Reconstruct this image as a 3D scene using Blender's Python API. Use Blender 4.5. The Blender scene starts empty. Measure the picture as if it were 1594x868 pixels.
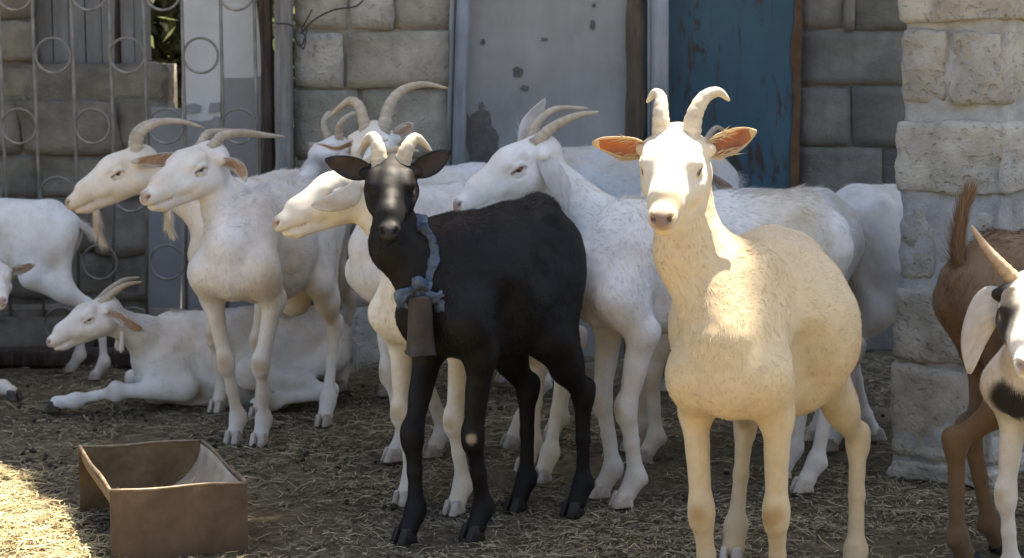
import bpy, bmesh, math, random
import numpy as np
from mathutils import Vector, Matrix, noise as mnoise

random.seed(7)
RNG = np.random.default_rng(7)
scn = bpy.context.scene
COL = scn.collection

# ------------------------------------------------------------------ camera
CAMZ, FPX, PITCH = 1.137, 2900.0, math.atan(374 / 2900.0)
cam_d = bpy.data.cameras.new('camera')
cam = bpy.data.objects.new('camera', cam_d)
COL.objects.link(cam)
cam.location = (0, 0, CAMZ)
cam.rotation_euler = (math.pi / 2 - PITCH, 0, 0)
cam_d.sensor_width = 36.0
cam_d.lens = FPX / 1594 * 36.0
cam_d.clip_start = 0.05
cam_d.clip_end = 500
cam_d.dof.use_dof = True
cam_d.dof.focus_distance = 3.9
cam_d.dof.aperture_fstop = 8.0
scn.camera = cam

# ------------------------------------------------------------------ light
SUN = Vector((0.20, 0.24, 0.95)).normalized()          # direction towards the sun: high, behind the building
SUN_EL = math.asin(SUN.z)
SUN_AZ = math.atan2(SUN.x, SUN.y)
world = bpy.data.worlds.new("World")
scn.world = world
world.use_nodes = True
wn = world.node_tree
bg = wn.nodes['Background']
sky = wn.nodes.new('ShaderNodeTexSky')
sky.sky_type = 'NISHITA'
sky.sun_disc = False
sky.sun_elevation = SUN_EL
sky.sun_rotation = SUN_AZ
sky.dust_density = 2.2
sky.air_density = 1.0
sky.ozone_density = .7
wn.links.new(sky.outputs[0], bg.inputs[0])
bg.inputs[1].default_value = 0.085
sun_d = bpy.data.lights.new('sun', 'SUN')
sun_d.energy = 5.0
sun_d.angle = math.radians(0.5)
sun_d.color = (1.0, 0.90, 0.74)
sun_o = bpy.data.objects.new('sun', sun_d)
COL.objects.link(sun_o)
sun_o.rotation_euler = SUN.to_track_quat('Z', 'Y').to_euler()
sun_o.location = SUN * 20
scn.view_settings.view_transform = 'Standard'
scn.view_settings.look = 'None'
scn.view_settings.exposure = 2.05
scn.view_settings.gamma = 1.0

# ------------------------------------------------------------------ pixel helpers (photo pixels -> points of the place)
FWD = Vector((0, math.cos(PITCH), -math.sin(PITCH)))
UPV = Vector((0, math.sin(PITCH), math.cos(PITCH)))
def ray(px, py):
    return FWD + Vector((1, 0, 0)) * ((px - 797) / FPX) + UPV * (-(py - 434) / FPX)
def P(px, py, d):
    return Vector((0, 0, CAMZ)) + ray(px, py) * d
def G(px, py, z=0.0):
    r = ray(px, py)
    return Vector((0, 0, CAMZ)) + r * ((z - CAMZ) / r.z)
def W(px, py, Y):
    r = ray(px, py)
    return Vector((0, 0, CAMZ)) + r * (Y / r.y)

# ------------------------------------------------------------------ object helpers
def tag(o, label=None, cat=None, group=None, kind=None):
    if label: o['label'] = label
    if cat: o['category'] = cat
    if group: o['group'] = group
    if kind: o['kind'] = kind
    return o
def empty(name, loc=(0, 0, 0), rz=0.0):
    o = bpy.data.objects.new(name, None)
    COL.objects.link(o)
    o.location = loc
    o.rotation_euler = (0, 0, rz)
    o.empty_display_size = 0.1
    return o
def link(name, me, mats, parent=None, smooth=True):
    o = bpy.data.objects.new(name, me)
    for m in (mats if isinstance(mats, (list, tuple)) else [mats]):
        me.materials.append(m)
    COL.objects.link(o)
    if parent is not None: o.parent = parent
    if smooth:
        me.polygons.foreach_set('use_smooth', np.ones(len(me.polygons), dtype=bool))
    return o
def np_mesh(name, V, Fc, cols=None, midx=None):
    """V (n,3); Fc (m,k) with k = 3 or 4"""
    V = np.ascontiguousarray(V, dtype=np.float32)
    Fc = np.ascontiguousarray(Fc, dtype=np.int32)
    me = bpy.data.meshes.new(name)
    m, k = Fc.shape
    me.vertices.add(len(V)); me.vertices.foreach_set('co', V.ravel())
    me.loops.add(m * k); me.loops.foreach_set('vertex_index', Fc.ravel())
    me.polygons.add(m)
    me.polygons.foreach_set('loop_start', np.arange(0, m * k, k, dtype=np.int32))
    me.update(calc_edges=True)
    if midx is not None:
        me.polygons.foreach_set('material_index', np.ascontiguousarray(midx, dtype=np.int32))
    if cols is not None:
        a = me.color_attributes.new('col', 'FLOAT_COLOR', 'POINT')
        c = np.ones((len(V), 4), dtype=np.float32); c[:, :3] = cols
        a.data.foreach_set('color', c.ravel())
    return me
def bm_obj(name, bm, mats, parent=None, smooth=False):
    me = bpy.data.meshes.new(name)
    bm.normal_update()
    bm.to_mesh(me); bm.free()
    return link(name, me, mats, parent, smooth)

# ------------------------------------------------------------------ numpy value noise
def vnoise(p, f, seed=0):
    q = np.asarray(p, dtype=np.float64) * f + seed * 17.13
    i = np.floor(q).astype(np.int64); t = q - i
    t = t * t * (3 - 2 * t)
    def h(a, b, c):
        n = (a * 374761393 + b * 668265263 + c * 2147483647 + seed * 1274126177) & 0xffffffff
        n = ((n ^ (n >> 13)) * 1274126177) & 0xffffffff
        n = n ^ (n >> 16)
        return (n & 0xffff) / 65535.0
    r = 0
    for dx in (0, 1):
        for dy in (0, 1):
            for dz in (0, 1):
                w = (t[..., 0] if dx else 1 - t[..., 0]) * (t[..., 1] if dy else 1 - t[..., 1]) * (t[..., 2] if dz else 1 - t[..., 2])
                r = r + w * h(i[..., 0] + dx, i[..., 1] + dy, i[..., 2] + dz)
    return r * 2 - 1
def fbm(p, f, seed=0, o=3):
    r = 0; a = 1.0; s = 0
    for k in range(o):
        r = r + a * vnoise(p, f * 2 ** k, seed + k); s += a; a *= .5
    return r / s

# ------------------------------------------------------------------ materials
def new_mat(name):
    m = bpy.data.materials.new(name); m.use_nodes = True
    nt = m.node_tree
    return m, nt, nt.nodes['Principled BSDF']
def N(nt, t, **kw):
    n = nt.nodes.new(t)
    for k, v in kw.items():
        if k.startswith('i_'):
            n.inputs[k[2:]].default_value = v
        else: setattr(n, k, v)
    return n
def ramp(nt, fac, stops):
    r = nt.nodes.new('ShaderNodeValToRGB')
    el = r.color_ramp.elements
    while len(el) < len(stops): el.new(0.5)
    for e, (p, c) in zip(el, stops):
        e.position = p; e.color = (*c, 1) if len(c) == 3 else c
    nt.links.new(fac, r.inputs[0])
    return r.outputs[0]
def noise_fac(nt, scale, detail=6, rough=.6, dist=0.0, coord='Object', stretch=None):
    tc = nt.nodes.new('ShaderNodeTexCoord')
    src = tc.outputs[coord]
    if stretch:
        mp = nt.nodes.new('ShaderNodeMapping'); mp.inputs['Scale'].default_value = stretch
        nt.links.new(src, mp.inputs[0]); src = mp.outputs[0]
    n = nt.nodes.new('ShaderNodeTexNoise')
    n.inputs['Scale'].default_value = scale; n.inputs['Detail'].default_value = detail
    n.inputs['Roughness'].default_value = rough; n.inputs['Distortion'].default_value = dist
    nt.links.new(src, n.inputs['Vector'])
    return n.outputs['Fac']
def mixc(nt, fac, a, b, mode='MIX'):
    m = nt.nodes.new('ShaderNodeMix'); m.data_type = 'RGBA'; m.blend_type = mode
    for s, v in ((0, fac), (6, a), (7, b)):
        if hasattr(v, 'is_output') or hasattr(v, 'links'): nt.links.new(v, m.inputs[s])
        else: m.inputs[s].default_value = v if s == 0 else ((*v, 1) if len(v) == 3 else v)
    return m.outputs[2]
def bump(nt, bsdf, h, strength, dist=0.01):
    b = nt.nodes.new('ShaderNodeBump'); b.inputs['Strength'].default_value = strength; b.inputs['Distance'].default_value = dist
    nt.links.new(h, b.inputs['Height']); nt.links.new(b.outputs[0], bsdf.inputs['Normal'])
def simple_mat(name, stops, scale=8, rough=.8, bs=.4, bd=.01, metallic=0.0, detail=8, stretch=None, scale2=None, var2=.35, per_obj=0.0, spec=.3, tool=0.0, pits=0.0):
    m, nt, b = new_mat(name)
    f = noise_fac(nt, scale, detail, .62, 0.3, stretch=stretch)
    c = ramp(nt, f, stops)
    if scale2:
        g = noise_fac(nt, scale2, 4, .7)
        g2 = ramp(nt, g, [(.3, (1 - var2,) * 3), (.7, (1 + var2 * .4,) * 3)])
        c = mixc(nt, 1.0, c, g2, 'MULTIPLY')
    if per_obj:
        oi = nt.nodes.new('ShaderNodeObjectInfo')
        g3 = ramp(nt, oi.outputs['Random'], [(0, (1 - per_obj, 1 - per_obj, 1 - per_obj * 1.1)), (1, (1 + per_obj, 1 + per_obj * .9, 1 + per_obj * .7))])
        c = mixc(nt, 1.0, c, g3, 'MULTIPLY')
    nt.links.new(c, b.inputs['Base Color'])
    b.inputs['Roughness'].default_value = rough; b.inputs['Metallic'].default_value = metallic
    b.inputs['Specular IOR Level'].default_value = spec
    if bs:
        h = noise_fac(nt, scale * 3.5, 8, .7, stretch=stretch)
        if tool or pits:
            tc = nt.nodes.new('ShaderNodeTexCoord'); oi = nt.nodes.new('ShaderNodeObjectInfo')
            vr = nt.nodes.new('ShaderNodeVectorRotate'); vr.rotation_type = 'Y_AXIS'
            an = nt.nodes.new('ShaderNodeMath'); an.operation = 'MULTIPLY'; an.inputs[1].default_value = 5.0
            nt.links.new(oi.outputs['Random'], an.inputs[0]); nt.links.new(an.outputs[0], vr.inputs['Angle']); nt.links.new(tc.outputs['Object'], vr.inputs['Vector'])
            wv = nt.nodes.new('ShaderNodeTexWave'); wv.inputs['Scale'].default_value = 22; wv.inputs['Distortion'].default_value = 9; wv.inputs['Detail'].default_value = 4; wv.inputs['Detail Scale'].default_value = 1.6
            nt.links.new(vr.outputs[0], wv.inputs['Vector'])
            vo = nt.nodes.new('ShaderNodeTexNoise'); vo.inputs['Scale'].default_value = 55; vo.inputs['Detail'].default_value = 3
            nt.links.new(tc.outputs['Object'], vo.inputs['Vector'])
            pt = ramp(nt, vo.outputs['Fac'], [(.30, (0, 0, 0)), (.42, (1, 1, 1))])
            m1 = nt.nodes.new('ShaderNodeMath'); m1.operation = 'MULTIPLY_ADD'; m1.inputs[1].default_value = tool; nt.links.new(wv.outputs['Fac'], m1.inputs[0]); nt.links.new(h, m1.inputs[2])
            m2 = nt.nodes.new('ShaderNodeMath'); m2.operation = 'MULTIPLY_ADD'; m2.inputs[1].default_value = pits; nt.links.new(pt, m2.inputs[0]); nt.links.new(m1.outputs[0], m2.inputs[2])
            h = m2.outputs[0]
        bump(nt, b, h, bs, bd)
    return m
def attr_mat(name, rough=.8, var=.18, scale=60, sheen=0.0, spec=.25, trans=0.0, stretch=None, bs=.25, bd=.004):
    m, nt, b = new_mat(name)
    a = nt.nodes.new('ShaderNodeAttribute'); a.attribute_name = 'col'
    f = noise_fac(nt, scale, 5, .65, stretch=stretch)
    g = ramp(nt, f, [(.25, (1 - var, 1 - var * 1.1, 1 - var * 1.3)), (.75, (1.0 + var * .3,) * 3)])
    c = mixc(nt, 1.0, a.outputs['Color'], g, 'MULTIPLY')
    nt.links.new(c, b.inputs['Base Color'])
    b.inputs['Roughness'].default_value = rough; b.inputs['Specular IOR Level'].default_value = spec
    b.inputs['Sheen Weight'].default_value = sheen
    if bs: bump(nt, b, f, bs, bd)
    if trans:
        tr = nt.nodes.new('ShaderNodeBsdfTranslucent'); nt.links.new(c, tr.inputs[0])
        mx = nt.nodes.new('ShaderNodeMixShader'); mx.inputs[0].default_value = trans
        out = nt.nodes['Material Output']
        nt.links.new(b.outputs[0], mx.inputs[1]); nt.links.new(tr.outputs[0], mx.inputs[2]); nt.links.new(mx.outputs[0], out.inputs[0])
    return m

M = {}
M['coat'] = attr_mat('coat', .85, .10, 70, .08, .15, bs=.22, bd=.002)
M['hair'] = attr_mat('hair', .65, .10, 90, .0, .2, .12, bs=0)
M['black_coat'] = attr_mat('black_coat', .6, .15, 45, .0, .2, bs=.35, bd=.003)
M['black_hair'] = attr_mat('black_hair', .5, .15, 90, .0, .28, .0, bs=0)
M['straw'] = attr_mat('straw', .75, .2, 25, 0, .25, .12, bs=0)
M['horn'] = attr_mat('horn', .5, .35, 30, 0, .4, bs=.5, bd=.003, stretch=(1, 1, 1))
def ear_inner_mat(name, c0, c1, ct, fac):
    m, nt, b = new_mat(name)
    f = noise_fac(nt, 60, 5, .6)
    c = ramp(nt, f, [(.3, c0), (.7, c1)])
    nt.links.new(c, b.inputs['Base Color']); b.inputs['Roughness'].default_value = .7
    tr = nt.nodes.new('ShaderNodeBsdfTranslucent'); tr.inputs[0].default_value = ct
    mx = nt.nodes.new('ShaderNodeMixShader'); mx.inputs[0].default_value = fac
    nt.links.new(b.outputs[0], mx.inputs[1]); nt.links.new(tr.outputs[0], mx.inputs[2])
    nt.links.new(mx.outputs[0], nt.nodes['Material Output'].inputs[0])
    return m
M['ear_skin'] = ear_inner_mat('ear_skin', (.18, .075, .04), (.30, .14, .08), (.50, .15, .045, 1), .36)
M['ear_dark'] = simple_mat('ear_dark', [(.3, (.018, .012, .009)), (.7, (.05, .032, .022))], 40, .7, .2, .003)
M['eye'] = simple_mat('eye', [(.3, (.30, .15, .035)), (.7, (.55, .32, .08))], 80, .08, 0, spec=.6)
M['pupil'] = simple_mat('pupil', [(0, (.004, .004, .005)), (1, (.006, .006, .008))], 5, .08, 0, spec=.6)
M['hoof'] = simple_mat('hoof', [(.3, (.30, .25, .20)), (.7, (.55, .48, .40))], 40, .6, .3, .003, per_obj=.2)
M['hoof_dark'] = simple_mat('hoof_dark', [(.3, (.008, .007, .006)), (.7, (.03, .026, .022))], 40, .5, .3, .003)
M['stone_gray'] = simple_mat('stone_gray', [(.25, (.20, .178, .138)), (.5, (.29, .26, .205)), (.75, (.40, .36, .288))], 7, .92, .7, .012, scale2=2.2, var2=.35, per_obj=.14, tool=.05, pits=.45)
M['stone_dark'] = simple_mat('stone_dark', [(.25, (.12, .104, .078)), (.5, (.195, .17, .13)), (.75, (.285, .25, .195))], 6, .95, .8, .015, scale2=2.0, var2=.45, per_obj=.16)
M['stone_cool'] = simple_mat('stone_cool', [(.25, (.115, .105, .089)), (.5, (.16, .147, .124)), (.75, (.215, .198, .167))], 9, .92, .6, .01, scale2=2.0, var2=.3, per_obj=.1, tool=.07, pits=.3)
M['stone_pale'] = simple_mat('stone_pale', [(.22, (.27, .245, .20)), (.5, (.42, .385, .32)), (.78, (.55, .51, .435))], 9, .92, .9, .012, scale2=3.0, var2=.3, per_obj=.12, tool=.06, pits=.55)
M['mortar'] = simple_mat('mortar', [(.25, (.30, .285, .26)), (.7, (.52, .50, .46))], 12, .95, .9, .012, scale2=5, var2=.25)
M['mortar_dark'] = simple_mat('mortar_dark', [(.25, (.10, .086, .066)), (.7, (.22, .19, .148))], 12, .95, .8, .012, scale2=4, var2=.3)
M['mortar_gray'] = simple_mat('mortar_gray', [(.25, (.23, .205, .16)), (.7, (.40, .36, .285))], 12, .95, .8, .012, scale2=4, var2=.3)
M['panel'] = simple_mat('panel', [(.25, (.24, .228, .208)), (.45, (.305, .29, .266)), (.6, (.32, .305, .28)), (.8, (.375, .357, .325))], 4.0, .75, .3, .006, scale2=1.6, var2=.26, stretch=(1.6, 1.6, .8))
M['chip'] = simple_mat('chip', [(.25, (.07, .063, .055)), (.7, (.16, .145, .125))], 16, .95, .6, .006)
M['white_board'] = simple_mat('white_board', [(.25, (.45, .435, .40)), (.5, (.55, .54, .51)), (.8, (.62, .61, .58))], 3.5, .7, .15, .004, scale2=2, var2=.16)
M['gray_paint'] = simple_mat('gray_paint', [(.25, (.23, .225, .215)), (.7, (.30, .295, .28))], 4, .7, .15, .004, scale2=2, var2=.15)
def door_mat():
    m, nt, b = new_mat('blue_paint')
    f = noise_fac(nt, 3.0, 6, .6, .4)
    c = ramp(nt, f, [(.3, (.018, .050, .070)), (.55, (.028, .075, .103)), (.8, (.05, .105, .133))])
    st = noise_fac(nt, 4.0, 8, .72, .6, stretch=(4.0, 4.0, 1.0))
    st2 = ramp(nt, st, [(.535, (0, 0, 0)), (.60, (1, 1, 1))])
    rust = ramp(nt, noise_fac(nt, 25, 5, .6), [(.3, (.012, .010, .012)), (.7, (.055, .038, .03))])
    c = mixc(nt, st2, c, rust)
    nt.links.new(c, b.inputs['Base Color']); b.inputs['Roughness'].default_value = .6
    bump(nt, b, st2, .3, .003)
    return m
M['blue_paint'] = door_mat()
M['rust'] = simple_mat('rust', [(.25, (.05, .026, .012)), (.5, (.11, .06, .028)), (.8, (.17, .10, .05))], 14, .85, .5, .004, scale2=4, var2=.4)
def trough_mat():
    m, nt, b = new_mat('trough_rust')
    f = noise_fac(nt, 9, 8, .65, .4)
    c = ramp(nt, f, [(.25, (.050, .029, .014)), (.42, (.085, .053, .029)), (.55, (.110, .070, .039)), (.75, (.19, .13, .075))])
    g = noise_fac(nt, 4, 6, .6, .3)
    c2 = mixc(nt, ramp(nt, g, [(.52, (0, 0, 0)), (.68, (.55, .55, .55))]), c, (.27, .20, .13))
    nt.links.new(c2, b.inputs['Base Color']); b.inputs['Roughness'].default_value = .62; b.inputs['Metallic'].default_value = .15
    bump(nt, b, noise_fac(nt, 60, 6, .7), .25, .002)
    return m
M['trough'] = trough_mat()
M['trough_in'] = simple_mat('trough_in', [(.25, (.20, .16, .105)), (.5, (.36, .295, .21)), (.8, (.55, .48, .37))], 8, .8, .4, .004, scale2=3, var2=.3)
M['wood_gray'] = simple_mat('wood_gray', [(.25, (.11, .10, .088)), (.5, (.21, .195, .172)), (.8, (.33, .31, .28))], 6, .88, .5, .006, stretch=(8, 8, .8), scale2=2, var2=.3)
M['wood_brown'] = simple_mat('wood_brown', [(.25, (.02, .015, .012)), (.5, (.055, .040, .028)), (.8, (.16, .12, .085))], 6, .88, .6, .008, stretch=(8, 8, .9), scale2=2, var2=.4)
M['wood_edge'] = simple_mat('wood_edge', [(.25, (.05, .036, .024)), (.5, (.10, .075, .05)), (.8, (.17, .135, .09))], 6, .88, .6, .008, stretch=(8, 8, .9))
M['metal_gray'] = simple_mat('metal_gray', [(.25, (.19, .185, .18)), (.5, (.27, .265, .255)), (.8, (.36, .355, .34))], 6, .6, .1, .002, metallic=.05, stretch=(4, 4, .6), scale2=3, var2=.25)
M['metal_blue'] = simple_mat('metal_blue', [(.25, (.17, .18, .19)), (.5, (.255, .265, .275)), (.8, (.35, .36, .365))], 6, .6, .1, .002, metallic=.05, stretch=(4, 4, .6), scale2=3, var2=.25)
M['grille'] = simple_mat('grille', [(.25, (.12, .105, .085)), (.5, (.23, .205, .17)), (.8, (.36, .335, .285))], 15, .6, .2, .002, metallic=.2, scale2=5, var2=.4)
M['hoof_dirty'] = simple_mat('hoof_dirty', [(.3, (.03, .025, .02)), (.7, (.11, .09, .07))], 40, .8, .4, .004)
M['trough_back'] = simple_mat('trough_back', [(.25, (.07, .042, .018)), (.45, (.15, .10, .045)), (.62, (.22, .16, .09)), (.8, (.42, .35, .24))], 9, .8, .4, .004, scale2=4, var2=.4)
M['wire'] = simple_mat('wire', [(.3, (.03, .027, .024)), (.7, (.07, .06, .05))], 20, .6, 0, metallic=.4)
M['cloth'] = simple_mat('cloth', [(.25, (.035, .052, .082)), (.5, (.08, .11, .155)), (.8, (.21, .25, .30))], 45, .9, .5, .003, scale2=20, var2=.4)
M['bell'] = simple_mat('bell', [(.25, (.022, .018, .015)), (.5, (.046, .037, .030)), (.8, (.085, .068, .056))], 14, .6, .3, .003, metallic=.25, scale2=6, var2=.3)
M['screen'] = simple_mat('screen', [(.25, (.10, .097, .088)), (.5, (.16, .155, .142)), (.8, (.22, .213, .196))], 5, .8, .3, .005, stretch=(5, 5, 1))
M['blocker'] = simple_mat('blocker', [(.25, (.10, .09, .085)), (.7, (.22, .21, .20))], 5, .8, .3, .005)
M['render'] = simple_mat('render', [(.25, (.20, .19, .175)), (.7, (.32, .305, .285))], 3, .95, .5, .01)
M['leaf'] = simple_mat('leaf', [(.3, (.05, .058, .038)), (.7, (.085, .095, .065))], 6, .7, 0, per_obj=.2)
_nt = M['leaf'].node_tree; _tr = _nt.nodes.new('ShaderNodeBsdfTranslucent'); _tr.inputs[0].default_value = (.20, .22, .10, 1); _mx = _nt.nodes.new('ShaderNodeMixShader'); _mx.inputs[0].default_value = .45
_nt.links.new(_nt.nodes['Principled BSDF'].outputs[0], _mx.inputs[1]); _nt.links.new(_tr.outputs[0], _mx.inputs[2]); _nt.links.new(_mx.outputs[0], _nt.nodes['Material Output'].inputs[0])
M['bark'] = simple_mat('bark', [(.3, (.05, .045, .04)), (.7, (.13, .12, .11))], 9, .9, .5, .01, stretch=(5, 5, 1))
def ground_mat():
    m, nt, b = new_mat('ground')
    f = noise_fac(nt, 22, 9, .72, .5)
    c = ramp(nt, f, [(.25, (.05, .041, .026)), (.42, (.12, .099, .062)), (.58, (.205, .17, .107)), (.8, (.30, .255, .165))])
    g = noise_fac(nt, 2.2, 4, .6)
    c = mixc(nt, 1.0, c, ramp(nt, g, [(.3, (.65, .64, .62)), (.7, (1.15, 1.15, 1.12))]), 'MULTIPLY')
    # dense pale straw covers the yard floor in front of the herd
    geo = nt.nodes.new('ShaderNodeNewGeometry'); sx = nt.nodes.new('ShaderNodeSeparateXYZ'); nt.links.new(geo.outputs['Position'], sx.inputs[0])
    mr = nt.nodes.new('ShaderNodeMapRange'); mr.inputs[1].default_value = 2.9; mr.inputs[2].default_value = 1.8; mr.inputs[3].default_value = 0; mr.inputs[4].default_value = 1
    nt.links.new(sx.outputs[1], mr.inputs[0])
    pale = ramp(nt, f, [(.25, (.16, .125, .07)), (.5, (.36, .29, .165)), (.8, (.50, .42, .26))])
    c = mixc(nt, mr.outputs[0], c, pale)
    nt.links.new(c, b.inputs['Base Color']); b.inputs['Roughness'].default_value = .95; b.inputs['Specular IOR Level'].default_value = .15
    bump(nt, b, noise_fac(nt, 45, 8, .75), .9, .02)
    return m
M['ground'] = ground_mat()

# ------------------------------------------------------------------ shape helpers
def add_box(bm, c, s, rot=None, bevel=0.0, mat=0):
    r = bmesh.ops.create_cube(bm, size=1.0)
    vs = r['verts']
    mtx = Matrix.Translation(Vector(c)) @ (rot.to_4x4() if rot else Matrix.Identity(4)) @ Matrix.Diagonal((*s, 1))
    bmesh.ops.transform(bm, matrix=mtx, verts=vs)
    fs = list({f for v in vs for f in v.link_faces})
    for f in fs: f.material_index = mat
    if bevel:
        es = list({e for v in vs for e in v.link_edges})
        bmesh.ops.bevel(bm, geom=es, offset=bevel, segments=2, affect='EDGES', profile=.6)
    return vs
def frames(pts):
    pts = [Vector(p) for p in pts]
    T = []
    for i in range(len(pts)):
        a = pts[max(i - 1, 0)]; b = pts[min(i + 1, len(pts) - 1)]
        t = (b - a)
        T.append(t.normalized() if t.length > 1e-9 else Vector((0, 0, 1)))
    ref = Vector((0, 0, 1)) if abs(T[0].z) < .9 else Vector((1, 0, 0))
    n = (ref - T[0] * ref.dot(T[0])).normalized()
    out = []
    for t in T:
        n = (n - t * n.dot(t))
        n = n.normalized() if n.length > 1e-6 else t.orthogonal().normalized()
        out.append((n.copy(), t.cross(n)))
    return out
def tube_np(pts, radii, sides=10, flat=1.0, up=None, cap=True):
    """rings around a path -> V, quads (caps as degenerate-free fans to a centre vertex are left as quads)"""
    fr = frames(pts)
    V = []; 
    for p, r, (n, bn) in zip(pts, radii, fr):
        if up is not None:
            u = Vector(up); t = n.cross(bn)
            u = (u - t * u.dot(t)).normalized(); n, bn = u, t.cross(u)
        for k in range(sides):
            a = 2 * math.pi * k / sides
            V.append(Vector(p) + n * (math.cos(a) * r) + bn * (math.sin(a) * r * flat))
    F = []
    R = len(pts)
    for i in range(R - 1):
        for k in range(sides):
            k2 = (k + 1) % sides
            F.append((i * sides + k, i * sides + k2, (i + 1) * sides + k2, (i + 1) * sides + k))
    return np.array([tuple(v) for v in V]), F
def catmull(pts, n):
    pts = [Vector(p) for p in pts]
    q = [pts[0] * 2 - pts[1]] + pts + [pts[-1] * 2 - pts[-2]]
    out = []
    segs = len(pts) - 1
    for i in range(n):
        u = i / (n - 1) * segs
        k = min(int(u), segs - 1); t = u - k
        p0, p1, p2, p3 = q[k], q[k + 1], q[k + 2], q[k + 3]
        out.append(0.5 * ((2 * p1) + (p2 - p0) * t + (2 * p0 - 5 * p1 + 4 * p2 - p3) * t * t + (3 * p1 - p0 - 3 * p2 + p3) * t ** 3))
    return out
def py_tube(name, pts, radii, mat, parent=None, sides=8, cols=None, flat=1.0, up=None):
    if not isinstance(radii, (list, tuple)): radii = [radii] * len(pts)
    V, F = tube_np(pts, radii, sides, flat, up)
    me = bpy.data.meshes.new(name)
    caps = [tuple(range(sides))[::-1], tuple(range(len(V) - sides, len(V)))]
    me.from_pydata([tuple(v) for v in V], [], F + caps)
    if cols is not None:
        a = me.color_attributes.new('col', 'FLOAT_COLOR', 'POINT')
        c = np.ones((len(V), 4), dtype=np.float32)
        c[:, :3] = np.repeat(np.asarray(cols), sides, axis=0)
        a.data.foreach_set('color', c.ravel())
    return link(name, me, mat, parent)
def ring_mesh(R, r, n=36, m=8):
    V = []; F = []
    for i in range(n):
        a = 2 * math.pi * i / n
        for k in range(m):
            b = 2 * math.pi * k / m
            V.append(((R + r * math.cos(b)) * math.cos(a), r * math.sin(b), (R + r * math.cos(b)) * math.sin(a)))
            F.append((i * m + k, i * m + (k + 1) % m, ((i + 1) % n) * m + (k + 1) % m, ((i + 1) % n) * m + k))
    me = bpy.data.meshes.new('ring'); me.from_pydata(V, [], F); return me
def stone(name, size, mat, parent, loc, rot=0.0, n=5, r=.012, amp=.006, seed=0, freq=9.0, skew=0.0):
    """a dressed block: rounded box with an uneven hewn surface"""
    bm = bmesh.new()
    bmesh.ops.create_cube(bm, size=2.0)
    bmesh.ops.subdivide_edges(bm, edges=bm.edges[:], cuts=n, use_grid_fill=True)
    h = Vector(size) / 2
    rr = random.Random(seed)
    tl = [rr.uniform(-skew, skew) for _ in range(4)]
    off = Vector((seed * 3.7, seed * 1.3, seed * 2.1))
    for v in bm.verts:
        c = Vector((v.co.x * h.x, v.co.y * h.y, v.co.z * h.z))
        inner = Vector((max(-h.x + r, min(h.x - r, c.x)), max(-h.y + r, min(h.y - r, c.y)), max(-h.z + r, min(h.z - r, c.z))))
        d = c - inner
        d = d.normalized() if d.length > 1e-9 else Vector((0, 0, 0))
        q = inner + d * r
        nn = mnoise.fractal((q + off) * freq, .9, 2.0, 4)
        big = mnoise.noise((q + off) * freq * .35)
        out = d if d.length > 0 else Vector((0, 0, 0))
        q += out * (nn * amp + big * amp * 1.2)
        q.x += tl[0] * q.z / max(h.z, .01) * h.x + tl[2] * h.x * .3 * (1 if q.z > 0 else -1) * (q.x / h.x)
        q.z += tl[1] * q.x / max(h.x, .01) * h.z
        v.co = q
    o = bm_obj(name, bm, mat, parent, True)
    o.location = loc; o.rotation_euler = (0, 0, rot)
    return o
# ================================================================== GROUND
def ground_height(x, y):
    p = np.stack((x, y, np.zeros_like(x)), -1)
    near = np.clip((12 - np.hypot(x, y - 4)) / 6, 0, 1)
    return (fbm(p, 1.3, 31, 2) * .010 + fbm(p, 7, 33, 3) * .018 + fbm(p, 24, 35, 2) * .010) * near - .006
gx = np.concatenate([np.linspace(-80, -3.2, 24)[:-1], np.arange(-3.2, 3.2, .02), np.linspace(3.2, 80, 24)])
gy = np.concatenate([np.linspace(-60, 2.6, 20)[:-1], np.arange(2.6, 7.0, .02), np.linspace(7.0, 140, 30)])
XX, YY = np.meshgrid(gx, gy, indexing='ij')
ZZ = ground_height(XX, YY)
nxg, nyg = XX.shape
ii = np.arange(nxg * nyg).reshape(nxg, nyg)
gq = np.stack((ii[:-1, :-1], ii[1:, :-1], ii[1:, 1:], ii[:-1, 1:]), -1).reshape(-1, 4)
tag(link('ground', np_mesh('ground', np.stack((XX, YY, ZZ), -1).reshape(-1, 3), gq), M['ground']), 'trodden dark earth strewn with straw and dung', kind='structure')
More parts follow.
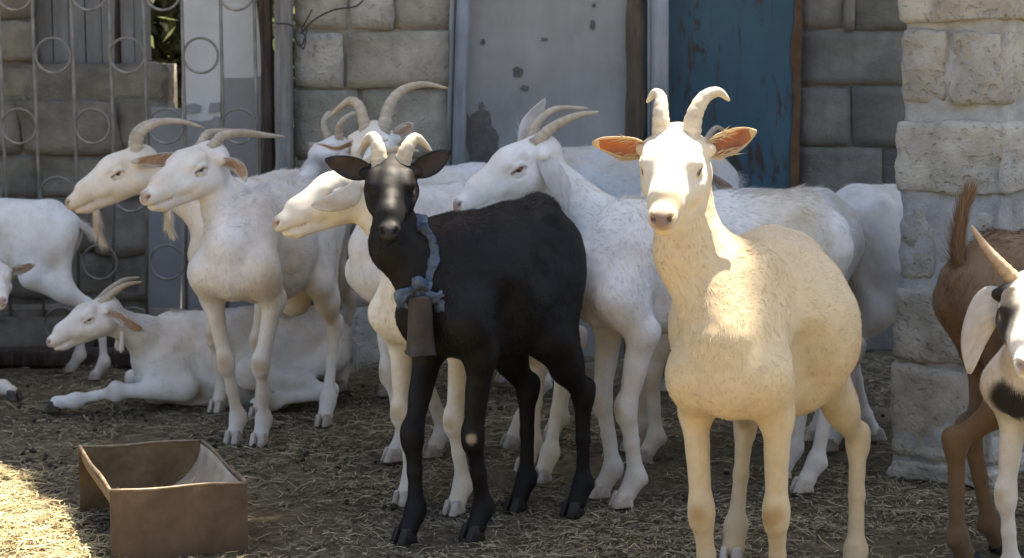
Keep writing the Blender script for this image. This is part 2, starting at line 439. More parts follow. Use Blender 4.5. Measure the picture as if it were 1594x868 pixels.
# straw lying on it: bent strips
def straw_mesh(n, rng, x0, x1, y0, y1, lmin, lmax, wmin, wmax, lift, cols, clump=True):
    x = rng.uniform(x0, x1, n * 2); y = y0 + (y1 - y0) * rng.random(n * 2) ** 1.15
    if clump:
        p = np.stack((x, y, np.zeros_like(x)), -1)
        keep = (fbm(p, 2.6, 51, 3) * .9 + fbm(p, 9, 53, 2) * .5 + rng.normal(0, .28, n * 2)) > .02
        x, y = x[keep][:n], y[keep][:n]
    n = len(x)
    L = rng.uniform(lmin, lmax, n) * rng.uniform(.5, 1, n); a = rng.uniform(0, 2 * math.pi, n); w = rng.uniform(wmin, wmax, n)
    tilt = rng.normal(0, .16, n); bend = rng.normal(0, .12, n) * L; bz = rng.uniform(-.1, .22, n) * L
    d = np.stack((np.cos(a) * np.cos(tilt), np.sin(a) * np.cos(tilt), np.sin(tilt)), -1)
    sd = np.stack((-np.sin(a), np.cos(a), rng.normal(0, .4, n)), -1)
    c0 = np.stack((x, y, ground_height(x, y) + rng.uniform(.001, lift, n)), -1)
    pts = []
    for t in (-.5, 0, .5):
        c = c0 + d * (L * t)[:, None] + np.stack((-np.sin(a), np.cos(a), 0 * a), -1) * (bend * (1 - 4 * t * t))[:, None]
        c[:, 2] += bz * (1 - 4 * t * t) * .6
        c[:, 2] = np.maximum(c[:, 2], ground_height(c[:, 0], c[:, 1]) + .0015)
        pts += [c - sd * w[:, None] * .5, c + sd * w[:, None] * .5]
    V = np.stack(pts, 1).reshape(-1, 3)
    b = np.arange(n)[:, None] * 6
    F = np.concatenate([b + np.array([[0, 1, 3, 2]]), b + np.array([[2, 3, 5, 4]])])
    k = rng.integers(0, len(cols), n); c = np.array(cols)[k] * rng.uniform(.7, 1.15, n)[:, None]
    return V, F, np.repeat(np.clip(c, .01, .9), 6, 0)
rs = np.random.default_rng(5)
SC = [(.46, .38, .235), (.38, .315, .195), (.28, .23, .145), (.56, .475, .31), (.18, .15, .095), (.24, .20, .13), (.33, .275, .18)]
V1, F1, C1 = straw_mesh(70000, rs, -2.4, 2.2, 2.8, 6.6, .018, .065, .0010, .0024, .010, SC)
V2, F2, C2 = straw_mesh(64000, rs, -2.2, 2.0, 2.9, 6.4, .008, .03, .002, .005, .008, [(.23, .19, .122), (.155, .127, .082), (.31, .258, .17), (.10, .083, .056)])
V3_, F3, C3 = straw_mesh(220, rs, -2.0, 1.9, 3.2, 6.3, .08, .22, .0018, .0034, .016, [(.40, .35, .25), (.33, .28, .18)], False)
o1, o2_ = len(V1), len(V1) + len(V2)
Vf, Ff, Cf = straw_mesh(26000, np.random.default_rng(9), -1.75, -.86, 2.9, 4.95, .02, .09, .0012, .0032, .022, [(.56, .46, .26), (.48, .38, .20), (.40, .32, .17), (.62, .53, .32)])  # paler straw added so the sun patch reads brighter
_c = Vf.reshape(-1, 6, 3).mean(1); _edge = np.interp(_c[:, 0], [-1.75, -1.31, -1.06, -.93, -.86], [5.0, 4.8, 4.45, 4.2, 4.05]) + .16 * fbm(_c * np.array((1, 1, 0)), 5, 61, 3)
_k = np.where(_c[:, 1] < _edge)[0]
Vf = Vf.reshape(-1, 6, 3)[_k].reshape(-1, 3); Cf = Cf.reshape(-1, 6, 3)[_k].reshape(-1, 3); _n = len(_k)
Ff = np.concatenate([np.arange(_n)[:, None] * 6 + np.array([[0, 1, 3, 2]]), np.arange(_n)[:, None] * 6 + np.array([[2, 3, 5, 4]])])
tag(link('sun_patch_straw', np_mesh('sun_patch_straw', Vf, Ff, Cf), M['straw'], None, False), 'paler straw added over the sun patch by the trough, brightening the lit ground', kind='stuff')
tag(link('straw', np_mesh('straw', np.concatenate([V1, V2, V3_]), np.concatenate([F1, F2 + o1, F3 + o2_]), np.concatenate([C1, C2, C3])), M['straw'], None, False), 'loose straw litter trodden into the yard floor', kind='stuff')

# droppings and crumbs of earth
rd = np.random.default_rng(15); ico = bmesh.new(); bmesh.ops.create_icosphere(ico, subdivisions=1, radius=1.0)
iv = np.array([tuple(v.co) for v in ico.verts]); ifc = np.array([[v.index for v in f.verts] for f in ico.faces]); ico.free()
nd = 900; cxy = rd.uniform((-2.1, 3.0), (2.0, 6.4), (nd, 2)); cl_ = rd.uniform((-1.9, 3.2), (1.8, 6.0), (26, 2))
cxy[:600] = cl_[rd.integers(0, 26, 600)] + rd.normal(0, .07, (600, 2))
rr_ = rd.uniform(.004, .0095, nd); cz = ground_height(cxy[:, 0], cxy[:, 1]) + rr_ * .6
VV = iv[None] * (rr_[:, None] * rd.uniform(.7, 1.3, (nd, 3)))[:, None, :] + np.concatenate([cxy, cz[:, None]], 1)[:, None, :]
tag(link('droppings', np_mesh('droppings', VV.reshape(-1, 3), (ifc[None] + np.arange(nd)[:, None, None] * len(iv)).reshape(-1, 3), np.repeat(np.array((.045, .036, .026))[None] * rd.uniform(.6, 1.8, nd)[:, None], len(iv), 0)), M['straw']), 'dry droppings and crumbs of earth lying among the straw', kind='stuff')

# ================================================================== BUILDING BEHIND
YW = 6.80
def span(px0, px1, Y, py=150):
    a, b = W(px0, py, Y), W(px1, py, Y); return a.x, b.x
def zat(py, Y, px=797): return W(px, py, Y).z
def block_wall(name, label, x0, x1, Y, rows, core, stone_m, seed, thick=.2, amp=.006, r=.008, z_top=None, freq=9, jit=.006, skew=.02):
    """rows: list of (z0, z1, [cut fractions])"""
    w = empty(name, ((x0 + x1) / 2, Y, 0)); tag(w, label, 'wall')
    zt = max(q[1] for q in rows)
    bm = bmesh.new(); cx = (x0 + x1) / 2
    add_box(bm, (0, thick / 2 + .003, (zt) / 2 - .01), (x1 - x0 - .02, thick - .02, zt + .02))
    bmesh.ops.subdivide_edges(bm, edges=bm.edges[:], cuts=12, use_grid_fill=True)
    for v in bm.verts: v.co += Vector((0, -1, 0)) * mnoise.fractal(v.co * 14 + Vector((seed, 0, 0)), 1, 2, 3) * .008
    bm_obj('mortar', bm, core, w, True)
    rr = random.Random(seed); k = 0
    for z0, z1, cuts in rows:
        xsn = [0] + list(cuts) + [1]
        for a, b in zip(xsn[:-1], xsn[1:]):
            xa, xb = x0 + (x1 - x0) * a, x0 + (x1 - x0) * b
            g = rr.uniform(.002, .007)
            h = z1 - z0 - g; ww = xb - xa - g
            if ww < .02 or h < .02: continue
            pz = (z0 + z1) / 2 + rr.uniform(-jit, jit) * .5
            sm = stone_m[k % len(stone_m)] if isinstance(stone_m, (list, tuple)) else stone_m
            stone('stone', (ww, thick * .6, h), sm, w, ((xa + xb) / 2 - cx, thick * .3 - .0 + rr.uniform(-jit, jit) * 1.6, pz), rr.uniform(-.012, .012), 4 if ww < .3 else 5, r * rr.uniform(.7, 1.5), amp, seed * 50 + k, freq, skew)
            k += 1
    return w
# --- dark rubble wall behind the grille (broken top edge, left opening above)
xa, xb = -2.75, span(0, 264, YW)[1]
zb = zat(100, YW, 150)
rows = []
z = -.02; rr = random.Random(3)
for h in (.20, .17, .21, .16, .19, .17, .12):
    z1 = min(z + h, zb)
    n = rr.randint(4, 6); cuts = sorted(max(.06, min(.94, (i + rr.uniform(-.28, .28)) / n)) for i in range(1, n))
    rows.append((z, z1, cuts)); z = z1
    if z >= zb - .02: break
block_wall('rubble_wall', 'dark weathered rubble wall behind the metal grille', xa, xb, YW, rows, M['mortar_dark'], M['stone_dark'], 4, .22, .016, .016, freq=7, jit=.012, skew=.08)
# return of the opening, upper left block that runs above the frame
x0, x1 = -2.75, span(0, 58, YW)[1]
block_wall('wall_pier', 'dark plastered stone pier at the top left corner', x0, x1, YW + .005, [(zb + .004, zb + .16, [.6]), (zb + .16, zb + .36, [.3]), (zb + .36, zb + .6, [.5])], M['mortar_dark'], M['stone_dark'], 9, .2, .012, .02, freq=7, jit=.01)
# kerb at the foot of the wall
for name, label, (xk0, xk1), yk, hk, m in (('timber_sill', 'dark old timber lying along the foot of the grille', (-2.7, span(0, 330, 6.5)[1]), 6.47, .055, M['wood_brown']),):
    bm = bmesh.new(); add_box(bm, ((xk0 + xk1) / 2, 0, hk / 2), (xk1 - xk0, .10, hk), bevel=.01)
    bmesh.ops.subdivide_edges(bm, edges=[e for e in bm.edges if e.calc_length() > .5], cuts=20)
    for v in bm.verts: v.co += Vector((0, mnoise.noise(v.co * 6) * .012, mnoise.noise(v.co * 5 + Vector((3, 1, 0))) * .012))
    o = bm_obj(name, bm, m, None, True); o.location = (0, yk, 0); tag(o, label, 'timber')
# board screen in the opening, post, shrubbery beyond
xs0, xs1 = span(58, 236, YW + .06)
bm = bmesh.new(); w = (xs1 - xs0) / 7
sc_ = empty('board_screen', ((xs0 + xs1) / 2, YW + .08, zb)); tag(sc_, 'grey board screen in the opening above the rubble wall', 'screen')
for i in range(7):
    bm = bmesh.new(); add_box(bm, (-(xs1 - xs0) / 2 + w * (i + .5), .004 * (i % 2), .28), (w - .004, .014, .60 - .012 * (i % 3)), bevel=.002)
    bm_obj('board', bm, M['screen'], sc_)
xp = span(0, 178, YW)[1]
o = py_tube('window_post', [(xp, YW + .08, zb - .05), (xp + .004, YW + .085, zb + .3), (xp, YW + .08, zb + .62)], .014, M['wood_brown'], None, 8); tag(o, 'thin dark post beside the board screen', 'post')
# shrubs beyond the opening
def shrub(name, label, x, y, h, rad, n, seed):
    r = empty(name, (x, y, 0)); tag(r, label, 'shrub', 'shrubs beyond the wall opening')
    rng = np.random.default_rng(seed)
    for i in range(4):
        a = rng.uniform(0, 6.28); py_tube('stem', [(0, 0, 0), (.12 * math.cos(a), .12 * math.sin(a), h * .45), (.3 * math.cos(a), .3 * math.sin(a), h * .95)], [.03, .022, .008], M['bark'], r, 6)
    c = rng.normal(0, 1, (40, 3)); c /= np.linalg.norm(c, axis=1)[:, None]; c *= rng.uniform(.3, 1, (40, 1)) ** .5
    c = c * np.array((rad, rad, h * .42)) + np.array((0, 0, h * .58))
    q = c[rng.integers(0, 40, n)] + rng.normal(0, .13, (n, 3))
    u = rng.normal(size=(n, 3)); u /= np.linalg.norm(u, axis=1)[:, None]; v = np.cross(u, rng.normal(size=(n, 3))); v /= np.linalg.norm(v, axis=1)[:, None]
    Ls = rng.uniform(.03, .06, n)[:, None]; Ws = Ls * .45
    T = np.stack((q - u * Ls, q + v * Ws, q + u * Ls, q - v * Ws), 1).reshape(-1, 3)
    tag(link('foliage', np_mesh('foliage', T, np.arange(n * 4).reshape(-1, 4)), M['leaf'], r, False), kind='stuff')
shrub('shrub', 'leafy green shrub seen through the opening, nearer the post', -2.05, 8.9, 2.3, .55, 9000, 1)
shrub('shrub', 'leafy green shrub seen through the opening, nearer the white board', -1.45, 9.2, 2.4, .55, 9000, 2)
# rear yard wall that closes the view behind the shrubs
block_wall('rear_wall', 'grey stone wall seen beyond the shrubs', -4.5, 1.5, 10.2, [(i * .24, i * .24 + .24, [(j + .5 * (i % 2) * .8 + .3) / 8 for j in range(7)]) for i in range(11)], M['mortar_dark'], M['stone_cool'], 41)

# --- metal grille
YG = 6.55
gr = empty('metal_grille', (-1.4, YG, 0)); tag(gr, 'rusty pale metal grille of upright bars and rings before the rubble wall', 'grille')
s_g = W(797 + 100, 60, YG).x / 100
bar_px = [-62, -5, 52, 110, 167, 225, 282, 340, 397]
z0g, z1g = .16, 2.15
for i, bx_ in enumerate(bar_px):
    x = (bx_ - 797) * s_g + .006 * math.sin(i * 2.1)
    py_tube('bar', [(x + 1.4 + .012 * math.sin(i), 0, z0g), (x + 1.4 + .006, .004, .8), (x + 1.4, 0, z1g)], .006, M['grille'], gr, 8)
for hz in (z0g + .01, z1g - .05):
    bm = bmesh.new(); add_box(bm, ((bar_px[0] + bar_px[-1]) / 2 * s_g - 797 * s_g + 1.4, .012, hz), ((bar_px[-1] - bar_px[0]) * s_g + .04, .010, .03), bevel=.002); bm_obj('rail', bm, M['grille'], gr)
rm = ring_mesh(.0605, .0046)
rm.materials.append(M['grille']); rm.polygons.foreach_set('use_smooth', np.ones(len(rm.polygons), dtype=bool))
for ry, cols_ in ((-12, (25, 140, 255, 369)), (86, (-33, 82, 197, 312)), (196, (25, 140, 255, 369)), (302, (-33, 82, 197, 312)), (408, (25, 145, 252)), (505, (82, 197, 312))):
    for cx_ in cols_:
        o = bpy.data.objects.new('ring', rm); COL.objects.link(o); o.parent = gr
        o.location = ((cx_ - 797) * s_g + 1.4, -.002, W(cx_, ry, YG).z); o.rotation_euler = (0, 0, .02 * math.sin(cx_))

# --- white and grey board behind the grille
YB = 6.72
x0, x1 = span(284, 408, YB); zt = 2.3; zlo = .14
bd = empty('painted_board', ((x0 + x1) / 2, YB, 0)); tag(bd, 'tall white board repainted grey below, behind the right end of the grille', 'board')
wd = x1 - x0
def edge_poly(name, pts, y, th, mat, parent):
    """flat plate with an uneven outline (x,z points), extruded"""
    bm = bmesh.new(); f = bm.faces.new([bm.verts.new((x, y, z)) for x, z in pts])
    r = bmesh.ops.extrude_face_region(bm, geom=[f]); vs = [e for e in r['geom'] if isinstance(e, bmesh.types.BMVert)]
    bmesh.ops.translate(bm, verts=vs, vec=(0, th, 0)); bmesh.ops.recalc_face_normals(bm, faces=bm.faces[:])
    return bm_obj(name, bm, mat, parent)
def px2(px, py, Y, cx): q = W(px, py, Y); return (q.x - cx, q.z)
cxb = (x0 + x1) / 2
edge_poly('board', [px2(284, 0, YB, cxb), px2(344, 0, YB, cxb), px2(344, 470, YB, cxb), px2(250, 500, YB, cxb), px2(262, 300, YB, cxb), px2(284, 200, YB, cxb)][::-1] if False else [px2(283, -120, YB, cxb), px2(283, 500, YB, cxb), px2(343, 500, YB, cxb), px2(343, -120, YB, cxb)], 0, .02, M['white_board'], bd)
edge_poly('board', [px2(345, -120, YB, cxb), px2(345, 500, YB, cxb), px2(408, 500, YB, cxb), px2(408, 90, YB, cxb), px2(396, -10, YB, cxb), px2(390, -120, YB, cxb)], .004, .02, M['white_board'], bd)
# the grey coat of paint with its wavering upper edge
edge_poly('paint_coat', [px2(345.5, 499, YB, cxb), px2(407.5, 499, YB, cxb), px2(407.5, 118, YB, cxb), px2(386, 121, YB, cxb), px2(349, 121, YB, cxb), px2(347.5, 145, YB, cxb), px2(345.5, 150, YB, cxb)], -.001, .004, M['gray_paint'], bd)
edge_poly('paint_coat', [px2(283.5, 499, YB, cxb), px2(342.5, 499, YB, cxb), px2(342.5, 182, YB, cxb), px2(334, 180, YB, cxb), px2(330, 186, YB, cxb), px2(312, 189, YB, cxb), px2(300, 187, YB, cxb), px2(283.5, 186, YB, cxb)], -.005, .004, M['gray_paint'], bd)
edge_poly('paint_coat', [px2(283.5, 175, YB, cxb), px2(300, 177, YB, cxb), px2(311, 174, YB, cxb), px2(314, 164, YB, cxb), px2(302, 160, YB, cxb), px2(290, 163, YB, cxb), px2(283.5, 160, YB, cxb)], -.005, .004, M['gray_paint'], bd)
edge_poly('paint_coat', [px2(325, 176, YB, cxb), px2(342.5, 173, YB, cxb), px2(342.5, 159, YB, cxb), px2(327, 160, YB, cxb)], -.005, .004, M['gray_paint'], bd)
x0, x1 = span(226, 281, YB + .03)
bm = bmesh.new(); add_box(bm, ((x0 + x1) / 2, YB + .04, .50), (x1 - x0, .02, .78), rot=Matrix.Rotation(math.radians(3), 3, 'Y'), bevel=.002)
o = bm_obj('grey_board', bm, M['gray_paint']); tag(o, 'leaning grey board between the rubble wall and the white board', 'board')
# --- wooden posts
def post(label, px_top, px_bot, Y, half, mat, depth=.07, seed=0):
    xt, xb_ = W(px_top, 0, Y).x, W(px_bot, 300, Y).x
    zt_, zb_ = 2.3, -.02
    s_ = (xt - xb_) / (W(px_top, 0, Y).z - W(px_bot, 300, Y).z)
    xm = xb_ + s_ * (1.14 - W(px_bot, 300, Y).z)
    bm = bmesh.new(); add_box(bm, (0, 0, 0), (half * 2, depth, zt_ - zb_), bevel=.006)
    bmesh.ops.subdivide_edges(bm, edges=[e for e in bm.edges if e.calc_length() > .5], cuts=30)
    for v in bm.verts:
        v.co.x += s_ * v.co.z + mnoise.noise(Vector((seed, 0, v.co.z * 3))) * .006 + mnoise.noise(Vector((seed + v.co.x * 60, 2, v.co.z * 9))) * .004
        v.co.y += mnoise.noise(Vector((seed + 5, v.co.x * 40, v.co.z * 6))) * .006
    o = bm_obj('wooden_post', bm, mat, None, True); o.location = (xm, Y, 1.14)
    tag(o, label, 'post')
post('dark brown weathered wooden post right of the white board', 414, 417, 6.58, .021, M['wood_brown'], .05, 1)
post('thick grey weathered wooden post beside the stone wall', 441, 443, 6.56, .029, M['wood_gray'], .07, 2)
# --- pale stone wall, centre left
YS = 6.62
x0, x1 = span(456, 700, YS)
fx = lambda p: (p - 456) / (700 - 456)
zr = [-.02, zat(585, YS), zat(478, YS), zat(362, YS), zat(250, YS), zat(137, YS), zat(46, YS), zat(-45, YS), zat(-150, YS), 2.45]
cuts_ = [[.35, .7], [fx(540), fx(620)], [fx(535)], [fx(560), fx(640)], [fx(560)], [fx(538)], [fx(545), fx(612)], [fx(590)], [fx(520)]]
rows = [(a, b, c) for a, b, c in zip(zr[:-1], zr[1:], cuts_)]
block_wall('stone_wall', 'rough grey beige stone wall between the wooden post and the metal door frame', x0, x1, YS, rows, M['mortar_gray'], [M['stone_gray'], M['stone_pale'], M['stone_gray']], 12, .24, .009, .007, freq=8, jit=.008, skew=.035)
# twisted wire
o = py_tube('tie_wire', catmull([(W(430, 36, 6.5).x, 6.5, W(430, 36, 6.5).z)] + [tuple(W(a, b, 6.5)) for a, b in ((455, 40), (462, 66), (470, 70), (478, 45), (468, 52), (490, 30), (520, 15), (552, 10), (566, 0))], 60), .0028, M['wire'], None, 6); tag(o, 'thin twisted tie wire at the top of the grey post', 'wire')
o = py_tube('tie_wire', catmull([tuple(W(a, b, 6.5)) for a, b in ((464, 62), (472, 76), (476, 58), (470, 46), (480, 26), (486, 14))], 40), .0025, M['wire'], None, 6); tag(o, 'short bent end of tie wire sticking up by the post', 'wire')
# --- grey metal door panel
YP = 6.66
x0, x1 = span(705, 978, YP)
pn = empty('door_panel', ((x0 + x1) / 2, YP, 0)); tag(pn, 'large flaking grey door panel at the back, behind the white goats', 'door')
bm = bmesh.new(); add_box(bm, (0, .02, 1.15), (x1 - x0, .04, 2.34), bevel=.003); bm_obj('panel', bm, M['panel'], pn)
cx = (x0 + x1) / 2
rr = random.Random(8)
def chip(px, py, rx, ry, seed, n=18, irr=.35):
    c = W(px, py, YP); k = YP / 2900
    V = [(c.x - cx, -.0035, c.z)]; F = []
    for i in range(n):
        a = 2 * math.pi * i / n; q = 1 + irr * max(-.8, mnoise.noise(Vector((math.cos(a) * 1.6 + seed * 3, math.sin(a) * 1.6, seed))) * 1.6)
        for yy in (-.003, .002): V.append((c.x - cx + rx * k * math.cos(a) * q, yy, c.z + ry * k * math.sin(a) * q))
    for i in range(n):
        a0, a1 = 1 + 2 * i, 1 + 2 * ((i + 1) % n); F += [(0, a0, a1), (a0, a0 + 1, a1 + 1, a1)]
    me = bpy.data.meshes.new('paint_chip'); me.from_pydata(V, [], F); link('paint_chip', me, M['chip'], pn, False)
for i, (a, b, c, d) in enumerate(((748, 225, 28, 42), (757, 186, 9, 12), (722, 190, 10, 14), (807, 112, 8, 9), (817, 137, 6, 5), (847, 61, 6, 3), (752, 65, 4, 4), (749, 165, 5, 6), (922, 38, 4, 9), (752, 260, 26, 20), (925, 8, 3, 3), (980, 200, 5, 8), (870, 245, 7, 4))): chip(a, b, c, d, i + 1, 22 if i in (0, 9) else 14, .5 if i in (0, 9) else .35)
# profile pipe at the left of the panel
o = py_tube('metal_profile', [tuple(W(727, -160, 6.60)), tuple(W(717, 140, 6.60)), tuple(W(706, 520, 6.60)), ], .024, M['metal_blue'], None, 14); tag(o, 'blue grey upright metal pipe at the left edge of the door panel', 'pipe')
o = py_tube('metal_profile', [tuple(W(708, -160, 6.63)), tuple(W(701, 140, 6.63)), tuple(W(694, 520, 6.63)), ], .012, M['metal_gray'], None, 8); tag(o, 'narrow grey metal strip between stone wall and upright pipe', 'strip')
# wooden edge right of panel
bm = bmesh.new(); xe0, xe1 = span(975, 1003, 6.64)
add_box(bm, ((xe0 + xe1) / 2, 6.66, 1.15), (xe1 - xe0, .05, 2.34), bevel=.004); bmesh.ops.subdivide_edges(bm, edges=[e for e in bm.edges if e.calc_length() > .5], cuts=30)
for v in bm.verts: v.co.x += mnoise.noise(Vector((v.co.x * 30, 1, v.co.z * 5))) * .012
o = bm_obj('timber_jamb', bm, M['wood_edge'], None, True); tag(o, 'ragged brown timber jamb between the grey panel and the blue door', 'jamb')
# --- blue metal door with grey pipe
YD = 6.74
x0, x1 = span(985, 1244, YD)
dr = empty('blue_door', ((x0 + x1) / 2, YD, 0)); tag(dr, 'scratched dark blue metal door with peeling paint', 'door')
xm = W(1028, 100, YD).x
bm = bmesh.new(); add_box(bm, ((x0 + xm) / 2 - .004 - (x0 + x1) / 2, .02, 1.15), (xm - x0 - .008, .03, 2.32), bevel=.003); bm_obj('leaf', bm, M['blue_paint'], dr)
bm = bmesh.new(); add_box(bm, ((x1 + xm) / 2 + .004 - (x0 + x1) / 2, .016, 1.15), (x1 - xm - .008, .03, 2.32), bevel=.003); bm_obj('leaf', bm, M['blue_paint'], dr)
bm = bmesh.new()
pts = []
for i in range(40):
    zz = 2.3 * i / 39; pts.append((x1 - (x0 + x1) / 2 - .026 + .012 * mnoise.noise(Vector((zz * 5, 0, 4))) + .008 * mnoise.noise(Vector((zz * 18, 0, 4))), zz))
edge_poly('rust_edge', pts + [(x1 - (x0 + x1) / 2 + .004, 2.3), (x1 - (x0 + x1) / 2 + .004, 0)], -.004, .006, M['rust'], dr)
o = py_tube('metal_pipe', [tuple(W(1027, -160, 6.62)), tuple(W(1027, 140, 6.62)), tuple(W(1027, 545, 6.62))], .0315, M['metal_gray'], None, 16); tag(o, 'thick grey pipe standing before the blue door', 'pipe')
o = py_tube('metal_pipe', [tuple(W(1011, -160, 6.64)), tuple(W(1011, 140, 6.64)), tuple(W(1011, 545, 6.64))], .0075, M['metal_gray'], None, 8); tag(o, 'thin grey rod close along the left of the thick pipe', 'pipe')
# --- dark block wall, right
YR = 6.78
x0 = W(1246, 100, YR).x; x1 = 3.4
fx = lambda p: (W(p, 100, YR).x - x0) / (x1 - x0)
zr = [-.02, .14, zat(467, YR), zat(392, YR), zat(312, YR), zat(229, YR), zat(134, YR), zat(47, YR), zat(-45, YR), 2.45]
cuts_ = [[.2, .5, .8], [fx(1340), .45, .7], [fx(1300), .4, .7], [fx(1350), .45, .75], [fx(1378), .5, .8], [fx(1330), .45, .75], [fx(1420), .5, .8], [fx(1312), fx(1330), .5, .75], [fx(1400), .5, .8]]
block_wall('block_wall', 'cool grey dressed block wall right of the blue door', x0, x1, YR, [(a, b, c) for a, b, c in zip(zr[:-1], zr[1:], cuts_)], M['mortar_dark'], M['stone_cool'], 21, .24, .005, .005, freq=9, jit=.004, skew=.015)
# unseen upper wall of the building, height set to shade the yard
up = empty('upper_shade_wall', (0, YW, 2.45)); tag(up, 'unseen rendered upper wall of the building, built up to shade the yard', 'building')
bm = bmesh.new(); add_box(bm, (-1.5, .27, 2.25), (15, .5, 4.5)); bm_obj('wall', bm, M['render'], up)

# --- pale stone pillar at right
pb = (G(1397, 747) * .5 + G(1545, 768) * .5)
ang = math.radians(-38)
cpos = Vector((1.22, 4.66, 0))            # near corner
e1 = Vector((math.cos(ang), math.sin(ang), 0)); e2 = Vector((-e1.y, e1.x, 0))
PW, PD = .275, .34
# left front edge projects at px 1395
pl = empty('stone_pillar', tuple(cpos - e1 * PW / 2 + e2 * PD / 2), ang); tag(pl, 'thick pale stone pillar with crumbling white mortar on the right', 'pillar')
bm = bmesh.new(); add_box(bm, (0, 0, 1.3), (PW - .010, PD - .010, 2.6))
bmesh.ops.subdivide_edges(bm, edges=[e for e in bm.edges if abs(e.verts[0].co.z - e.verts[1].co.z) > .2], cuts=110)
bmesh.ops.subdivide_edges(bm, edges=[e for e in bm.edges if e.calc_length() > .1], cuts=9, use_grid_fill=True)
for v in bm.verts:
    n_ = mnoise.fractal(v.co * 16, .9, 2, 4); d_ = Vector((v.co.x, v.co.y, 0)).normalized(); v.co += d_ * (n_ * .013 - .002)
bm_obj('mortar', bm, M['mortar'], pl, True)
zp = lambda py: W(1430, py, 4.76).z
course = [(zp(752), zp(722), [], .004), (zp(716), zp(572), [], 0), (zp(566), zp(452), [], .004), (zp(438), zp(322), [.42], -.006), (zp(303), zp(188), [], .008), (zp(160), zp(46), [.46], .004), (zp(34), zp(-70), [], .012), (zp(-84), zp(-200), [.5], 0), (zp(-214), zp(-330), [], .006)]
k = 0
for z0, z1, cuts, outw in course:
    xsn = [0] + cuts + [1]
    for a, b in zip(xsn[:-1], xsn[1:]):
        g = .010 if cuts else 0
        stone('stone', ((b - a) * PW - g + outw * (2 if not cuts else 1), PD + outw * 2, z1 - z0), M['stone_pale'], pl, ((a + b) / 2 * PW - PW / 2 + (outw * .5 * (1 if a > 0 else -1) if cuts else 0), 0, (z0 + z1) / 2), random.Random(k).uniform(-.03, .03), 13, .011, .010, 300 + k, 17, .03); k += 1

# wall added behind the camera to cut off the low front sky
block_wall('sky_block_wall', 'stone wall added behind the viewer to block low sky light', -6, 6, -5.2, [(i * .3, i * .3 + .3, [(j + .5 * (i % 2) * .8 + .3) / 10 for j in range(9)]) for i in range(9)], M['mortar_gray'], M['stone_gray'], 77, .3)
block_wall('side_wall', 'long grey stone wall continuing the building to the left', -9.0, -2.77, YW, [(i * .245, i * .245 + .245, [min(.97, max(.03, (j + .35 + .45 * (i % 2)) / 14)) for j in range(14)]) for i in range(10)], M['mortar_dark'], M['stone_dark'], 88, .22, .012, .012, freq=7, jit=.012, skew=.05)
# ================================================================== GOATS
# A goat is one continuous surface: tapered elliptical limbs blended in a distance field, then polygonised.
def V3(*a): return np.array(a, dtype=np.float64)
def nz(v):
    v = np.asarray(v, float); l = np.linalg.norm(v)
    return v / l if l > 1e-9 else v
class Prim:
    __slots__ = ('a', 'b', 'ra', 'rb', 'u', 'k', 'sub', 'flow', 'hl')
    def __init__(s, a, b, ra, rb, u=(0, 1, 0), k=.03, sub=False, flow=None, hl=1.0):
        s.a = np.asarray(a, float); s.b = np.asarray(b, float)
        s.ra = (ra, ra) if np.isscalar(ra) else ra
        s.rb = (rb, rb) if np.isscalar(rb) else rb
        s.u = np.asarray(u, float); s.k = k; s.sub = sub
        s.flow = nz(flow) if flow is not None else nz(s.b - s.a); s.hl = hl
def prim_d(p, X):
    ab = p.b - p.a; L2 = float(ab @ ab)
    if L2 < 1e-10:
        n = np.array((1., 0, 0)); t = np.zeros(X.shape[:-1])
    else:
        n = ab / math.sqrt(L2); t = np.clip(((X - p.a) @ ab) / L2, 0, 1)
    u = p.u - n * (p.u @ n)
    u = nz(u) if np.linalg.norm(u) > 1e-4 else nz(np.cross(n, (0.3, .2, .9)))
    v = np.cross(n, u)
    q = X - p.a - t[..., None] * ab
    ru = p.ra[0] + (p.rb[0] - p.ra[0]) * t; rv = p.ra[1] + (p.rb[1] - p.ra[1]) * t
    rn = .5 * (ru + rv)
    qu, qv, qn = q @ u, q @ v, q @ n
    k0 = np.sqrt((qu / ru) ** 2 + (qv / rv) ** 2 + (qn / rn) ** 2)
    k1 = np.sqrt((qu / ru ** 2) ** 2 + (qv / rv ** 2) ** 2 + (qn / rn ** 2) ** 2) + 1e-6
    return np.where(k0 < .15, -np.minimum(ru, rv) * .9, k0 * (k0 - 1) / k1)
def axis_coords(lo, hi, flo, fhi, c, f):
    flo, fhi = max(lo, flo), min(hi, fhi)
    out = [lo]
    while out[-1] < hi:
        x = out[-1]
        out.append(x + (f if flo - c * .5 < x < fhi else c))
    return np.array(out)
def field(prims, xs, ys, zs):
    Fd = np.full((len(xs), len(ys), len(zs)), 1.0, dtype=np.float32)
    for p in prims:
        r = max(max(p.ra), max(p.rb)); m = r + (p.k if not p.sub else .005) * 1.1 + .018
        lo = np.minimum(p.a, p.b) - m; hi = np.maximum(p.a, p.b) + m
        i0, i1 = np.searchsorted(xs, (lo[0], hi[0])); j0, j1 = np.searchsorted(ys, (lo[1], hi[1])); k0, k1 = np.searchsorted(zs, (lo[2], hi[2]))
        if i0 >= i1 or j0 >= j1 or k0 >= k1: continue
        X = np.stack(np.meshgrid(xs[i0:i1], ys[j0:j1], zs[k0:k1], indexing='ij'), -1)
        d = prim_d(p, X)
        S = Fd[i0:i1, j0:j1, k0:k1]
        if p.sub:
            h = np.clip(.5 - .5 * (S + d) / p.k, 0, 1)
            S[...] = S + (-d - S) * h + p.k * h * (1 - h)
        else:
            h = np.maximum(p.k - np.abs(S - d), 0) / p.k
            S[...] = np.minimum(S, d) - h * h * p.k * .25
    return Fd
